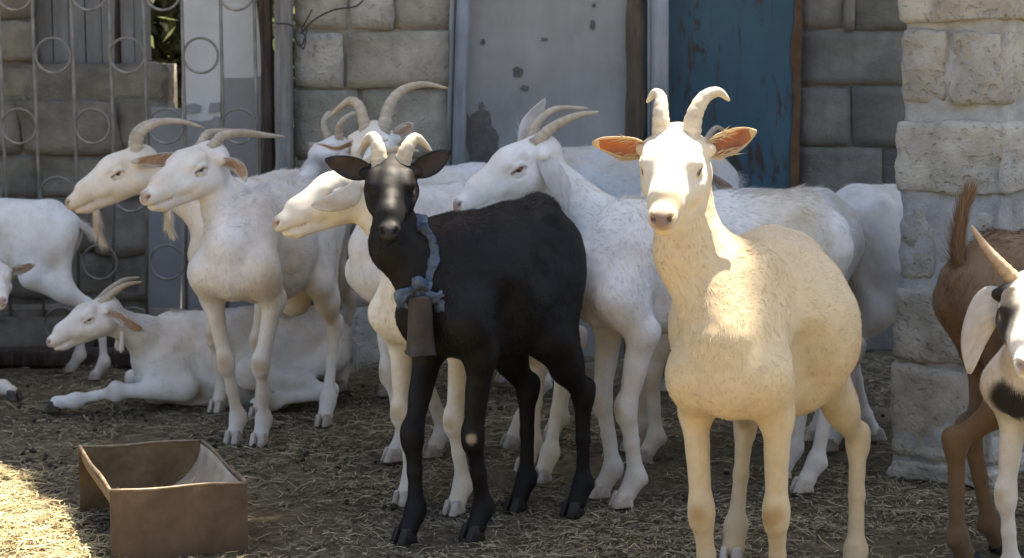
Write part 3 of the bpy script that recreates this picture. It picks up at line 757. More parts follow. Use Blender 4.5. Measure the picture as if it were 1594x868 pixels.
def surface_nets(Fd, xs, ys, zs):
    ins = Fd < 0
    nx, ny, nzn = Fd.shape
    c = np.zeros((nx - 1, ny - 1, nzn - 1), dtype=np.int8)
    for dx in (0, 1):
        for dy in (0, 1):
            for dz in (0, 1):
                c += ins[dx:nx - 1 + dx, dy:ny - 1 + dy, dz:nzn - 1 + dz]
    act = (c > 0) & (c < 8)
    idx = np.argwhere(act)
    vid = np.full(act.shape, -1, dtype=np.int32); vid[act] = np.arange(len(idx))
    acc = np.zeros((len(idx), 3)); cnt = np.zeros(len(idx))
    I = idx
    co = [(0, 0, 0), (1, 0, 0), (0, 1, 0), (1, 1, 0), (0, 0, 1), (1, 0, 1), (0, 1, 1), (1, 1, 1)]
    for a, b in ((0, 1), (2, 3), (4, 5), (6, 7), (0, 2), (1, 3), (4, 6), (5, 7), (0, 4), (1, 5), (2, 6), (3, 7)):
        A = I + co[a]; B = I + co[b]
        fa = Fd[A[:, 0], A[:, 1], A[:, 2]]; fb = Fd[B[:, 0], B[:, 1], B[:, 2]]
        m = (fa < 0) != (fb < 0)
        t = np.where(m, fa / np.where(fa - fb == 0, 1, fa - fb), 0)
        pa = np.stack((xs[A[:, 0]], ys[A[:, 1]], zs[A[:, 2]]), -1); pb = np.stack((xs[B[:, 0]], ys[B[:, 1]], zs[B[:, 2]]), -1)
        acc += np.where(m[:, None], pa + (pb - pa) * t[:, None], 0); cnt += m
    V = acc / np.maximum(cnt, 1)[:, None]
    quads = []
    e = np.argwhere(ins[:-1] != ins[1:]); e = e[(e[:, 1] > 0) & (e[:, 1] < ny - 1) & (e[:, 2] > 0) & (e[:, 2] < nzn - 1)]
    i, j, k = e.T; q = np.stack((vid[i, j - 1, k - 1], vid[i, j, k - 1], vid[i, j, k], vid[i, j - 1, k]), -1)
    s = ins[i, j, k]; quads.append(np.where(s[:, None], q, q[:, ::-1]))
    e = np.argwhere(ins[:, :-1] != ins[:, 1:]); e = e[(e[:, 0] > 0) & (e[:, 0] < nx - 1) & (e[:, 2] > 0) & (e[:, 2] < nzn - 1)]
    i, j, k = e.T; q = np.stack((vid[i - 1, j, k - 1], vid[i - 1, j, k], vid[i, j, k], vid[i, j, k - 1]), -1)
    s = ins[i, j, k]; quads.append(np.where(s[:, None], q, q[:, ::-1]))
    e = np.argwhere(ins[:, :, :-1] != ins[:, :, 1:]); e = e[(e[:, 0] > 0) & (e[:, 0] < nx - 1) & (e[:, 1] > 0) & (e[:, 1] < ny - 1)]
    i, j, k = e.T; q = np.stack((vid[i - 1, j - 1, k], vid[i, j - 1, k], vid[i, j, k], vid[i - 1, j, k]), -1)
    s = ins[i, j, k]; quads.append(np.where(s[:, None], q, q[:, ::-1]))
    Q = np.concatenate(quads)
    Q = Q[(Q >= 0).all(1)]
    return V, Q
def smooth_v(V, Q, it=2, lam=.5):
    E = np.concatenate([Q[:, [0, 1]], Q[:, [1, 2]], Q[:, [2, 3]], Q[:, [3, 0]]])
    n = len(V)
    deg = np.bincount(E.ravel(), minlength=n).astype(float)
    def lap(Y):
        S = np.zeros_like(Y)
        for c in range(Y.shape[1]):
            S[:, c] = np.bincount(E[:, 0], Y[E[:, 1], c], n) + np.bincount(E[:, 1], Y[E[:, 0], c], n)
        return S / np.maximum(deg, 1)[:, None] - Y
    for _ in range(it):
        V = V + lam * lap(V)
        V = V - (lam + .02) * lap(V) if it > 1 else V
    return V, lap
def vnormals(V, Q):
    fn = np.cross(V[Q[:, 2]] - V[Q[:, 0]], V[Q[:, 3]] - V[Q[:, 1]])
    nn = np.zeros_like(V)
    for c in range(4):
        for a in range(3):
            nn[:, a] += np.bincount(Q[:, c], fn[:, a], len(V))
    return nn / (np.linalg.norm(nn, axis=1)[:, None] + 1e-12), np.linalg.norm(fn, axis=1) * .5

def strands(V, Q, Nn, areas, flow, hl, cols, count, length, width, lift, rng, mask=None, hair_var=.22):
    w = areas * (.55 + .45 * hl[Q].mean(1))
    if mask is not None: w = w * mask[Q].mean(1)
    f = rng.choice(len(Q), size=count, p=w / w.sum())
    bw = rng.dirichlet((1, 1, 1, 1), size=count)
    q = Q[f]
    p = (V[q] * bw[..., None]).sum(1); n = (Nn[q] * bw[..., None]).sum(1); n /= np.linalg.norm(n, axis=1)[:, None] + 1e-9
    fl = (flow[q] * bw[..., None]).sum(1); h = (hl[q] * bw).sum(1); c = (cols[q] * bw[..., None]).sum(1)
    fl = fl + rng.normal(0, .13, fl.shape) + .22 * np.stack([vnoise(p, 16, 71), vnoise(p, 16, 72), vnoise(p, 16, 73)], -1)
    fl -= n * (fl * n).sum(1)[:, None]
    fl /= np.linalg.norm(fl, axis=1)[:, None] + 1e-9
    d = fl + n * (lift * rng.uniform(.5, 1.6, count))[:, None]
    d /= np.linalg.norm(d, axis=1)[:, None]
    L = length * h * rng.uniform(.5, 1.35, count)
    side = np.cross(n, d); side += n * rng.normal(0, .35, count)[:, None]
    side /= np.linalg.norm(side, axis=1)[:, None] + 1e-9
    wd = (width * rng.uniform(.7, 1.3, count))[:, None]
    p = p - n * .0012
    A = p - side * wd; B = p + side * wd; C = p + d * L[:, None] - n * (L * lift * .25)[:, None]
    T = np.stack((A, B, C), 1).reshape(-1, 3)
    cc = np.clip(c * rng.uniform(1 - hair_var, 1 + hair_var * .45, count)[:, None], 0, 1)
    return T, np.arange(count * 3).reshape(-1, 3), np.repeat(cc, 3, 0)

WHITE = (.66, .63, .585); CREAM = (.55, .445, .285); BLACK = (.0085, .0074, .0068); BROWN = (.185, .118, .066)
SKIN = (.46, .33, .26)

class Goat: pass
def goat(name, label, pos, front, scale=1.0, bw=1.0, color=WHITE, feet=None, head=None, hs=1.0, roll=0.0,
         horns=(), ears=(), neck_mid=(0, 0, 0), cell=.0075, fine=.0042, drop=0.0, legs=None, beard=0, wattles=False,
         patches=(), hair=16000, hair_len=.016, hair_w=.0010, hair_lift=.22, hair_var=.24, dark=False, tail='short', squint=.5, group='goats standing in the yard', udder=False,
         hoof_mat=None, horn_cols=((.36, .30, .22), (.50, .43, .33)), seed=1, neck_r=1.0, depth=1.0, rump_up=0.0, tail_pts=None, ear_skin=None, lx=1.0, ly=1.0, hock=.05, nose=.8, eyeline=1.0, leg_r=.93, ribs=1.0, inner=None, stain=.75, eye_mat=None):
    """pos: ground point midway between the feet; front: world direction the body faces; feet: world points fl, fr, hl, hr (or None)"""
    rng = np.random.default_rng(seed)
    hd = Vector((front[0], front[1], 0)).normalized()
    yaw = math.atan2(hd.y, hd.x)
    root = empty('goat', (pos[0], pos[1], 0), yaw)
    tag(root, label, 'goat', group)
    inv = (Matrix.Translation((pos[0], pos[1], 0)) @ Matrix.Rotation(yaw, 4, 'Z')).inverted()
    def loc(w): return np.array(inv @ Vector(w))
    s = scale; z = -drop; C = []
    add = lambda *a, **k: C.append(Prim(*a, **k))
    Y = V3(0, 1, 0)
    S = lambda x, y, h: V3(x * s * lx, y * s * ly, h * s + z)
    back = (-1, 0, -.35); down = (-.25, 0, -1)
    ru = rump_up
    add(S(.225, 0, .570), S(.0, 0, .55), (.068 * s * ly, .125 * s), (.110 * s * bw, .154 * s * depth), k=.05, flow=back)
    add(S(.0, 0, .54 - .015 * (bw - 1)), S(-.15, 0, .56 - .02 * (bw - 1)), (.122 * s * bw, .156 * s * depth), (.100 * s * (.5 + bw / 2), .135 * s * depth), k=.06, flow=back)
    add(S(-.14, 0, .605), S(-.28, 0, .605 + ru), (.080 * s, .098 * s), (.068 * s, .082 * s), k=.06, flow=back)
    add(S(.21, 0, .672), S(-.05, 0, .672), (.024 * s, .036 * s), (.022 * s, .03 * s), k=.06, flow=(-1, 0, 0), hl=2.0)
    add(S(-.05, 0, .675), S(-.255, 0, .682 + ru), (.022 * s, .03 * s), (.03 * s, .03 * s), k=.06, flow=(-1, 0, 0), hl=2.0)
    add(S(-.255, 0, .682 + ru), S(-.335, 0, .625 + ru * .6), (.03 * s, .03 * s), (.024 * s, .03 * s), k=.05, flow=(-1, 0, -.6))
    for g in (1, -1):
        add(S(-.205, .076 * g, .678 + ru), S(-.235, .074 * g, .655 + ru), .022 * s, .022 * s, k=.03, flow=back)
        C.append(Prim(S(-.165, .150 * g * (.6 + .4 * bw), .625), S(-.125, .155 * g * (.6 + .4 * bw), .60), .052 * s, .045 * s, k=.05, sub=True))   # flank hollow
        C.append(Prim(S(.105, .155 * g, .40), S(.135, .150 * g, .52), .040 * s, .034 * s, k=.05, sub=True))                    # behind the elbow
        add(S(-.325, .045 * g, .625 + ru * .6), S(-.31, .055 * g, .57), .024 * s, .03 * s, k=.05, flow=down)
        add(S(.165, .048 * g, .655), S(.255, .078 * g, .49), (.030 * s, .062 * s), (.044 * s, .055 * s), u=(0, 1, 0), k=.035, flow=down)
        # ribs: faint ridges under the coat
        for r in range(5):
            x = .10 - r * .055
            add(S(x + .015, (.084 + .003 * r) * bw * g, .61), S(x - .02, (.096 + .003 * r) * bw * g, .49), .012 * s, .012 * s * (.7 + .3 * ribs), k=.014, flow=back)
    add(S(.295, 0, .56), S(.275, 0, .47), (.048 * s, .048 * s), (.042 * s, .042 * s), k=.05, flow=(-.2, 0, -1))
    add(S(.265, 0, .47), S(.14, 0, .435), (.045 * s, .036 * s), (.06 * s, .036 * s), k=.05, flow=back)
    # ---------------- legs
    foot_dirs = []
    def leg_prims(J, R, hind, g):
        R = [tuple(np.array(q) * leg_r) if not np.isscalar(q) else q * leg_r for q in R]
        for i in range(len(J) - 1):
            add(J[i], J[i + 1], R[i], R[i + 1], k=(.05 if i == 0 else .022), flow=J[i + 1] - J[i], hl=(.9 if i == 0 else .7))
    knees = []
    for fi, (g, hind) in enumerate(((1, 0), (-1, 0), (1, 1), (-1, 1))):
        if legs and legs[fi] is not None:
            J = [np.asarray(j, float) for j in legs[fi]]
        else:
            if feet and feet[fi] is not None: F = loc(feet[fi]); F[2] = 0
            else: F = V3((.235 if not hind else -.285) * s, .085 * g * s, 0)
            if not hind:
                sh = S(.265, .082 * g, .50); el = S(.205, .095 * g, .415)
                kn = V3(F[0] * .62 + .22 * s * lx * .38 + .014, F[1] * .75 + .09 * g * s * .25, .232 * s)
                ft = F + V3(-.014, 0, .066) * s; ht = F + V3(.008, 0, .028) * s
                J = [sh, el, kn, ft, ht]
            else:
                hp = S(-.235, .058 * g, .60 + ru * .5); st = S(-.15, .098 * g, .425)
                st = st + (F - V3(-.285 * s * lx, .085 * g * s * ly, 0)) * V3(.25, .2, 0)
                hk = V3((F[0] - hock * s) * .75 + (-.335 * s * lx) * .25, F[1] * .8 + .085 * g * s * .2, .285 * s)
                ft = F + V3(-.016, 0, .07) * s; ht = F + V3(.008, 0, .028) * s
                J = [hp, st, hk, ft, ht]
        if not hind:
            R = [(.040 * s, .054 * s), (.030 * s, .040 * s), (.0200 * s, .0215 * s), .0185 * s, .0195 * s]
            add(J[2] + V3(.004, 0, .014) * s, J[2] + V3(.004, 0, -.016) * s, .0232 * s * leg_r, .0215 * s * leg_r, k=.012, flow=(0, 0, -1), hl=.5)
            knees.append(J[2])
        else:
            R = [(.052 * s, .092 * s), (.040 * s, .054 * s), (.0180 * s, .025 * s), .0185 * s, .0195 * s]
            add(J[2] + V3(-.012, 0, .012) * s, J[2] + V3(-.004, 0, -.02) * s, .022 * s, .021 * s, k=.02, flow=(0, 0, -1), hl=.5)
        leg_prims(J[:1] + J[1:3], R[:3], hind, g)
        add(J[2], J[2] + (J[3] - J[2]) * .5, R[2], .0150 * s, k=.015, flow=J[3] - J[2], hl=.45)
        add(J[2] + (J[3] - J[2]) * .5, J[3], .0150 * s, .0175 * s, k=.012, flow=J[3] - J[2], hl=.45)
        add(J[2] * .88 + J[3] * .12 + V3(-.0135, 0, 0) * s, J[3] + V3(-.012, 0, .012) * s, .0082 * s, .0088 * s, k=.008, flow=J[3] - J[2], hl=.5)
        add(J[3] + V3(-.022, .007 * g, -.004) * s, J[3] + V3(-.026, .007 * g, -.012) * s, .0065 * s, .005 * s, k=.008, flow=(0, 0, -1), hl=.5)
        add(J[3] + V3(-.003, 0, .004), J[3] + V3(0, 0, -.006), .0225 * s, .0215 * s, k=.016, flow=(0, 0, -1), hl=.6)
        add(J[3], J[4], .0195 * s, .0225 * s, k=.014, flow=J[4] - J[3], hl=.5)
        if hind: add(S(-.315, .05 * g, .57), J[1] * .55 + J[2] * .45 + V3(-.01, 0, 0), .036 * s, .024 * s, k=.05, flow=down)
        foot_dirs.append(J)
    if udder:
        add(S(-.17, 0, .42), S(-.16, .0, .36), (.062 * s, .06 * s), (.05 * s, .045 * s), k=.03, flow=(0, 0, -1), hl=.3)
    # ---------------- head
    pol = loc(head[0]) if head else S(.50, 0, .93); nos = loc(head[1]) if head else S(.64, 0, .80)
    f = nz(nos - pol); l = nz(np.cross((0, 0, 1), f)); u = np.cross(f, l)
    f = nz(f * math.cos(.222) + u * math.sin(.222)); u = np.cross(f, l)
    if roll:
        cr, sr = math.cos(roll), math.sin(roll); l, u = l * cr + u * sr, u * cr - l * sr
    H = 1.0 * s * hs if not head else float(np.linalg.norm(nos - pol)) / .2305
    print('HEAD %-60s H=%.3f' % (label[:60], H))
    hs = H / s
    hp_ = lambda a, b, c: pol + (f * a + l * b + u * c) * H
    bk = -f
    # neck
    n0 = S(.205, 0, .605); n2 = pol + (f * .022 - u * .058) * H
    if z: n0 = S(.205, 0, .60)
    n1 = (n0 * .52 + n2 * .48) + np.asarray(neck_mid) * s
    lat = nz(nz(np.cross((0, 0, 1), n2 - n0) if abs(nz(n2 - n0)[2]) < .95 else l) * .4 + l * .6)
    if lat[1] < 0 and l[1] > 0: lat = -lat
    nr = neck_r
    add(n0, n1, (.048 * s * nr, .082 * s * nr), (.038 * s * nr, .058 * s * nr), u=lat, k=.055, flow=n0 - n1, hl=1.1)
    add(n1, n2, (.038 * s * nr, .058 * s * nr), (.039 * s * nr, .050 * s * nr), u=lat, k=.03, flow=n1 - n2, hl=1.0)
    add(S(.275, 0, .50), n1 + (S(.275, 0, .5) - n0) * .12, (.044 * s, .045 * s), (.028 * s, .032 * s), u=lat, k=.05, flow=(-.1, 0, -1))
    # skull
    KH = .018
    hl_h = .5
    add(hp_(.0, 0, -.038), hp_(.075, 0, -.034), (.046 * H, .048 * H), (.050 * H, .050 * H), u=l, k=.025, flow=bk, hl=hl_h)
    add(hp_(.065, 0, -.036), hp_(.165, 0, -.046), (.043 * H, .046 * H), (.029 * H, .032 * H), u=l, k=KH, flow=bk, hl=hl_h)
    add(hp_(.165, 0, -.046), hp_(.214, 0, -.052), (.027 * H, .029 * H), (.0235 * H, .022 * H), u=l, k=KH, flow=bk, hl=.25)
    add(hp_(.08, 0, -.002), hp_(.175, 0, -.021), (.016 * H, .010 * H), (.013 * H, .009 * H), u=l, k=.02, flow=bk, hl=hl_h)
    add(hp_(.035, 0, -.088), hp_(.185, 0, -.083), (.033 * H, .028 * H), (.0185 * H, .0135 * H), u=l, k=KH, flow=bk, hl=hl_h)
    add(hp_(.185, 0, -.081), hp_(.207, 0, -.077), (.0185 * H, .013 * H), (.0165 * H, .010 * H), u=l, k=.010, flow=bk, hl=.3)
    for g in (1, -1):
        add(hp_(.035, .030 * g, -.070), hp_(.085, .027 * g, -.068), .034 * H, .027 * H, k=.02, flow=bk, hl=hl_h)     # cheek
        add(hp_(.058, .037 * g, -.006), hp_(.092, .038 * g, -.014), .0145 * H, .0125 * H, k=.014, flow=bk, hl=hl_h)   # brow
        add(hp_(.088, .034 * g, -.050), hp_(.13, .026 * g, -.058), .013 * H, .011 * H, k=.02, flow=bk, hl=hl_h)
        add(hp_(.075, .052 * g, -.030), hp_(.086, .052 * g, -.031), .0155 * H, .0155 * H, k=.008, sub=True)             # eye socket
        lidz = -.0175 - .0052 * squint
        for t0, t1 in (((.064, .0475, -.028), (.070, .0505, lidz)), ((.070, .0505, lidz), (.084, .0505, lidz)), ((.084, .0505, lidz), (.096, .0445, -.031))):
            add(hp_(t0[0], t0[1] * g, t0[2]), hp_(t1[0], t1[1] * g, t1[2]), .0058 * H, .0058 * H, k=.005, flow=bk, hl=.2)
        lz2 = -.0418 + .0040 * squint
        for t0, t1 in (((.064, .0475, -.029), (.072, .0495, lz2)), ((.072, .0495, lz2), (.085, .0490, lz2)), ((.085, .0490, lz2), (.096, .0445, -.032))):
            add(hp_(t0[0], t0[1] * g, t0[2]), hp_(t1[0], t1[1] * g, t1[2]), .0048 * H, .0048 * H, k=.005, flow=bk, hl=.2)
        add(hp_(.215, .0125 * g, -.043), hp_(.222, .0125 * g, -.046), .0095 * H, .008 * H, k=.008, flow=bk, hl=.15)      # nostril wing
        add(hp_(.231, .0120 * g, -.045), hp_(.222, .0150 * g, -.043), (.0042 * H, .0062 * H), (.0036 * H, .005 * H), u=l, k=.004, sub=True)
        add(hp_(.233, .0135 * g, -.0695), hp_(.165, .0255 * g, -.0695), .0052 * H, .0040 * H, k=.004, sub=True)          # mouth line
        add(hp_(.012, .047 * g, -.028), hp_(.018, .060 * g, -.028), .017 * H, .012 * H, k=.014, flow=l * g, hl=.4)      # ear root
    add(hp_(.236, 0, -.0695), hp_(.228, .0, -.0695), (.016 * H, .0036 * H), (.016 * H, .0034 * H), u=l, k=.006, sub=True)
    # ---------------- polygonise
    subs = [p for p in C if p.sub]; pos_p = [p for p in C if not p.sub]
    allp = C
    lo = np.min([np.minimum(p.a, p.b) - max(max(p.ra), max(p.rb)) for p in pos_p], 0) - .03
    hi = np.max([np.maximum(p.a, p.b) + max(max(p.ra), max(p.rb)) for p in pos_p], 0) + .03
    hc = hp_(.11, 0, -.045); hr = .15 * H
    hlo = np.minimum(pol, hp_(.235, 0, -.06)) - .06 * H; hhi = np.maximum(pol, hp_(.235, 0, -.06)) + .06 * H
    xs = axis_coords(lo[0], hi[0], hlo[0], hhi[0], cell, fine); ys = axis_coords(lo[1], hi[1], hlo[1], hhi[1], cell, fine); zs = axis_coords(lo[2], hi[2], hlo[2], hhi[2], cell, fine)
    Fd = field(allp, xs, ys, zs)
    Vt, Q = surface_nets(Fd, xs, ys, zs)
    Vt, lap = smooth_v(Vt, Q, 2)
    # nearest limb: flow of the coat
    best = np.full(len(Vt), 9.0); flow = np.zeros_like(Vt); hl = np.ones(len(Vt))
    for p in pos_p:
        m = max(max(p.ra), max(p.rb)) + .03
        sel = np.where(((Vt > np.minimum(p.a, p.b) - m) & (Vt < np.maximum(p.a, p.b) + m)).all(1))[0]
        if not len(sel): continue
        d = prim_d(p, Vt[sel]); b = d < best[sel]
        best[sel[b]] = d[b]; flow[sel[b]] = p.flow; hl[sel[b]] = p.hl
    X = np.concatenate([flow, hl[:, None]], 1)
    for _ in range(10): X = X + .5 * lap(X)
    flow, hl = X[:, :3], X[:, 3]
    # small unevenness of the coat
    Nn, _ = vnormals(Vt, Q)
    Vt = Vt + Nn * ((fbm(Vt, 22, seed, 3) * .0034 + fbm(Vt, 9, seed + 40, 2) * .003) * np.clip(hl, .1, 1))[:, None]
    Nn, areas = vnormals(Vt, Q)
    # ---------------- pigment
    base = np.array(color)
    n1_ = fbm(Vt, 9, seed + 3, 3); n2_ = fbm(Vt, 40, seed + 5, 3)
    col = base[None] * (1 + .10 * n1_ + .08 * n2_)[:, None]
    def blot(cen, rad, c, hard=.35, nz_=.25, freq=22, axes=None):
        nonlocal col
        dd = (Vt - np.asarray(cen))
        r = np.linalg.norm(dd / (np.asarray(rad)), axis=1) + nz_ * fbm(Vt, freq, seed + 11, 3)
        w = np.clip((1 - r) / hard, 0, 1)[:, None]; w = w * w * (3 - 2 * w)
        col = col * (1 - w) + np.asarray(c)[None] * w
    skin = np.array((.045, .04, .038)) if dark else np.array(SKIN)
    if not dark:
        # yellowish stains and grime worked into the coat
        st_ = np.clip(fbm(Vt, 5.5, seed + 21, 4) * 1.5 + .12, 0, 1)[:, None] * stain
        col = col * (1 - st_) + base[None] * np.array((.90, .76, .54))[None] * st_
        gr_ = np.clip(fbm(Vt, 14, seed + 27, 4) * 2.2 - .35, 0, 1)[:, None] * stain * .4
        col = col * (1 - gr_) + base[None] * np.array((.66, .54, .38))[None] * gr_
    if not dark:
        # tan stain on lower legs, knees, belly; pink-grey muzzle
        low = np.clip((.32 * s - Vt[:, 2]) / (.3 * s), 0, 1)[:, None] * np.clip(.5 + .9 * n1_, 0, 1)[:, None] * (.75 if not drop else .3)
        col = col * (1 - low) + base[None] * np.array((.72, .60, .44))[None] * low
        for kx in knees: blot(kx + V3(.022, 0, 0) * s, .032 * s, base * np.array((.68, .55, .40)), .9, .45)
    for pt in patches:
        blot(loc(pt[0]) if len(pt[0]) == 3 and pt[-1] == 'w' else (hp_(*pt[0]) if pt[-1] == 'h' else S(*pt[0])), pt[1], pt[2], pt[3], .3)
    blot(hp_(.226, 0, -.046), (.025 * H, .025 * H, .023 * H), skin * nose, .6, .15)
    for t in np.linspace(0, 1, 5): blot(hp_(.230 - .002 * t, 0, -.050 - .018 * t), (.0035 * H,) * 3, skin * .4, .7, .05)
    for g in (1, -1):
        blot(hp_(.226, .0135 * g, -.044), (.0058 * H,) * 3, skin * .16, .5, .1)
        blot(hp_(.08, .046 * g, -.031), (.021 * H,) * 3, base * np.array((.74, .64, .52)) if not dark else skin, .9, .2)
        for t in np.linspace(0, 1, 7):
            blot(hp_(.064 + .034 * t, .0505 * g, -.0305 + .003 * math.sin(t * 3.1)), (.0052 * H * eyeline,) * 3, skin * (.22 if not dark else .6), .6, .05)
        for t in np.linspace(0, 1, 9):
            blot(hp_(.232 - .062 * t, (.0135 + .012 * t) * g, -.0695), (.0058 * H,) * 3, skin * .36, .6, .1)
    col = np.clip(col, .002, .95)
    me = np_mesh('body', Vt, Q, col)
    body = link('body', me, M['black_coat' if dark else 'coat'], root)
    if hair:
        mask = np.ones(len(Vt))
        T, TF, TC = strands(Vt, Q, Nn, areas, flow, np.clip(hl, .12, 2), col, hair, hair_len * s, hair_w * s, hair_lift, rng, hair_var=hair_var)
        tag(link('coat_hair', np_mesh('coat_hair', T, TF, TC), M['black_hair' if dark else 'hair'], root, False), kind='stuff')
    # ---------------- eyes
    for g in (1, -1):
        c = hp_(.080, .0405 * g, -.0308)
        out = nz(l * g + f * .22 + u * .05)
        bm = bmesh.new(); bmesh.ops.create_uvsphere(bm, u_segments=20, v_segments=12, radius=.0118 * H)
        e = bm_obj('eye', bm, eye_mat or M['eye_brown'], root, True); e.location = c
        fx = nz(f - out * (f @ out)); up = np.cross(out, fx)
        bm = bmesh.new(); bmesh.ops.create_uvsphere(bm, u_segments=14, v_segments=8, radius=1.0)
        bmesh.ops.transform(bm, matrix=Matrix.Diagonal((.0062 * H, .0022 * H, .003 * H, 1)), verts=bm.verts)
        p = bm_obj('pupil', bm, M['pupil'], e, True)
        p.rotation_euler = Matrix((fx, up, out)).transposed().to_euler(); p.location = out * .0104 * H
    # ---------------- hooves
    for J in foot_dirs:
        F = J[4]; dirn = nz((J[4] - J[3]) * V3(1, 1, 0) + V3(.012, 0, 0)); sd = V3(-dirn[1], dirn[0], 0)
        bm = bmesh.new()
        flat = len(J) > 5
        for g in (1, -1):
            pts = [(-.024, .003, .0), (.030, .0045, .0), (.022, .021, 0), (-.022, .020, 0), (-.018, .004, .036), (.014, .005, .036), (.010, .019, .036), (-.016, .018, .036)]
            vs = []
            for (a, b, h) in pts:
                w = F * V3(1, 1, 0) + (dirn * (a + .012) + sd * b * g) * s * 1.08 + V3(0, 0, h * s + (F[2] - .028 * s if not flat else F[2]))
                vs.append(bm.verts.new(w))
            for fc in ((0, 1, 2, 3), (4, 7, 6, 5), (0, 4, 5, 1), (1, 5, 6, 2), (2, 6, 7, 3), (3, 7, 4, 0)):
                bm.faces.new([vs[i] for i in (fc if g > 0 else fc[::-1])])
        bmesh.ops.recalc_face_normals(bm, faces=bm.faces[:])
        bmesh.ops.bevel(bm, geom=bm.edges[:], offset=.004 * s, segments=2, affect='EDGES', profile=.5)
        bm_obj('hoof', bm, hoof_mat or M['hoof_dark' if dark else 'hoof'], root, True)
    # ---------------- yaw frame of the head for horns and ears
    hf = nz(f * V3(1, 1, 0)) if abs(f[2]) < .97 else V3(1, 0, 0)
    lt = l.copy(); upw = np.cross(hf, lt); upw = nz(upw)
    fr = lambda a, b, c: hf * a + lt * b + upw * c
    for hn in horns:
        hb = hp_(*hn['base'])
        ctl = [hb - fr(*hn['pts'][0]) * .35] + [hb] + [hb + fr(*q) * s for q in hn['pts']]
        n = 34
        path = catmull([tuple(c) for c in ctl], n)
        r0 = hn.get('r', .019) * s
        rad, cl = [], []
        for i in range(n):
            t = i / (n - 1)
            r = r0 * (1 - t) ** .75 * .93 + .0022
            ridge = 1 + .085 * math.sin(i * 2.3) * (1 - t) * hn.get('ridge', 1)
            rad.append(r * ridge)
            k = .5 + .5 * math.sin(i * 2.3) * (1 - t)
            a, b = np.array(hn.get('cols', horn_cols)[0]), np.array(hn.get('cols', horn_cols)[1])
            cl.append(a * (1 - k) + b * k if t < .9 else b * .95)
        py_tube('horn', path, rad, M['horn'], root, 14, cl, flat=.8, up=tuple(nz(hf + upw)))
    if not ears:
        ears = (dict(base=(.014, .054, -.028), pts=[(-.02, .05, 0), (-.03, .10, -.015)], n=(.8, .1, -.4), w=.024), dict(base=(.014, -.054, -.028), pts=[(-.02, -.05, 0), (-.03, -.10, -.015)], n=(.8, -.1, -.4), w=.024))
    for er in ears:
        make_ear(root, er, hp_, fr, s * hs, color, dark, rng, M[ear_skin] if ear_skin else None)
    # ---------------- tail
    tb = S(-.338, 0, .63 + ru * .6)
    if tail:
        pts = tail_pts or ([(0, 0, 0), (-.035, 0, -.01), (-.055, 0, -.045), (-.058, 0, -.09)] if tail == 'short' else [(0, 0, 0), (-.04, 0, .04), (-.05, 0, .09), (-.04, 0, .14)])
        L = [tuple(tb + V3(.02, 0, 0) + V3(*q) * s) for q in pts]
        make_tuft('tail', L, root, base * (1.0 if tail == 'short' or dark else 1.3), [.017 * s, .018 * s, .016 * s, .006 * s] if tail == 'short' else [.015 * s, .013 * s, .010 * s, .004 * s], rng, 500 if tail == 'short' else 1300, .05 * s if tail == 'short' else .062 * s, dark)
    if beard:
        b0 = hp_(.168, 0, -.092)
        dn = nz(V3(-.05, 0, -1) - f * .12)
        bb = [tuple(b0 + dn * beard * q + f * .0 + V3(.006 * math.sin(q * 5), .004 * math.sin(q * 7), 0)) for q in (0, .3, .6, .9)]
        make_tuft('beard', bb, root, base * np.array((1, .94, .82)), [.012 * s, .011 * s, .008 * s, .003 * s], rng, 420, beard * .42, dark)
    if wattles:
        for g in (1, -1):
            w0 = n1 * .25 + n2 * .75 + (-u * .045 + l * .022 * g) * s
            py_tube('wattle', [tuple(w0 + V3(0, 0, .012) * s), tuple(w0 + V3(0, 0, -.02) * s), tuple(w0 + V3(.003, 0, -.045) * s), tuple(w0 + V3(.003, 0, -.058) * s)], [.006 * s, .0075 * s, .010 * s, .003 * s], M['coat'], root, 10, [base] * 4)
    g_ = Goat(); g_.root = root; g_.hp = hp_; g_.n = (n0, n1, n2); g_.S = S; g_.mat = inv.inverted(); g_.lat = lat; g_.C = C
    return g_

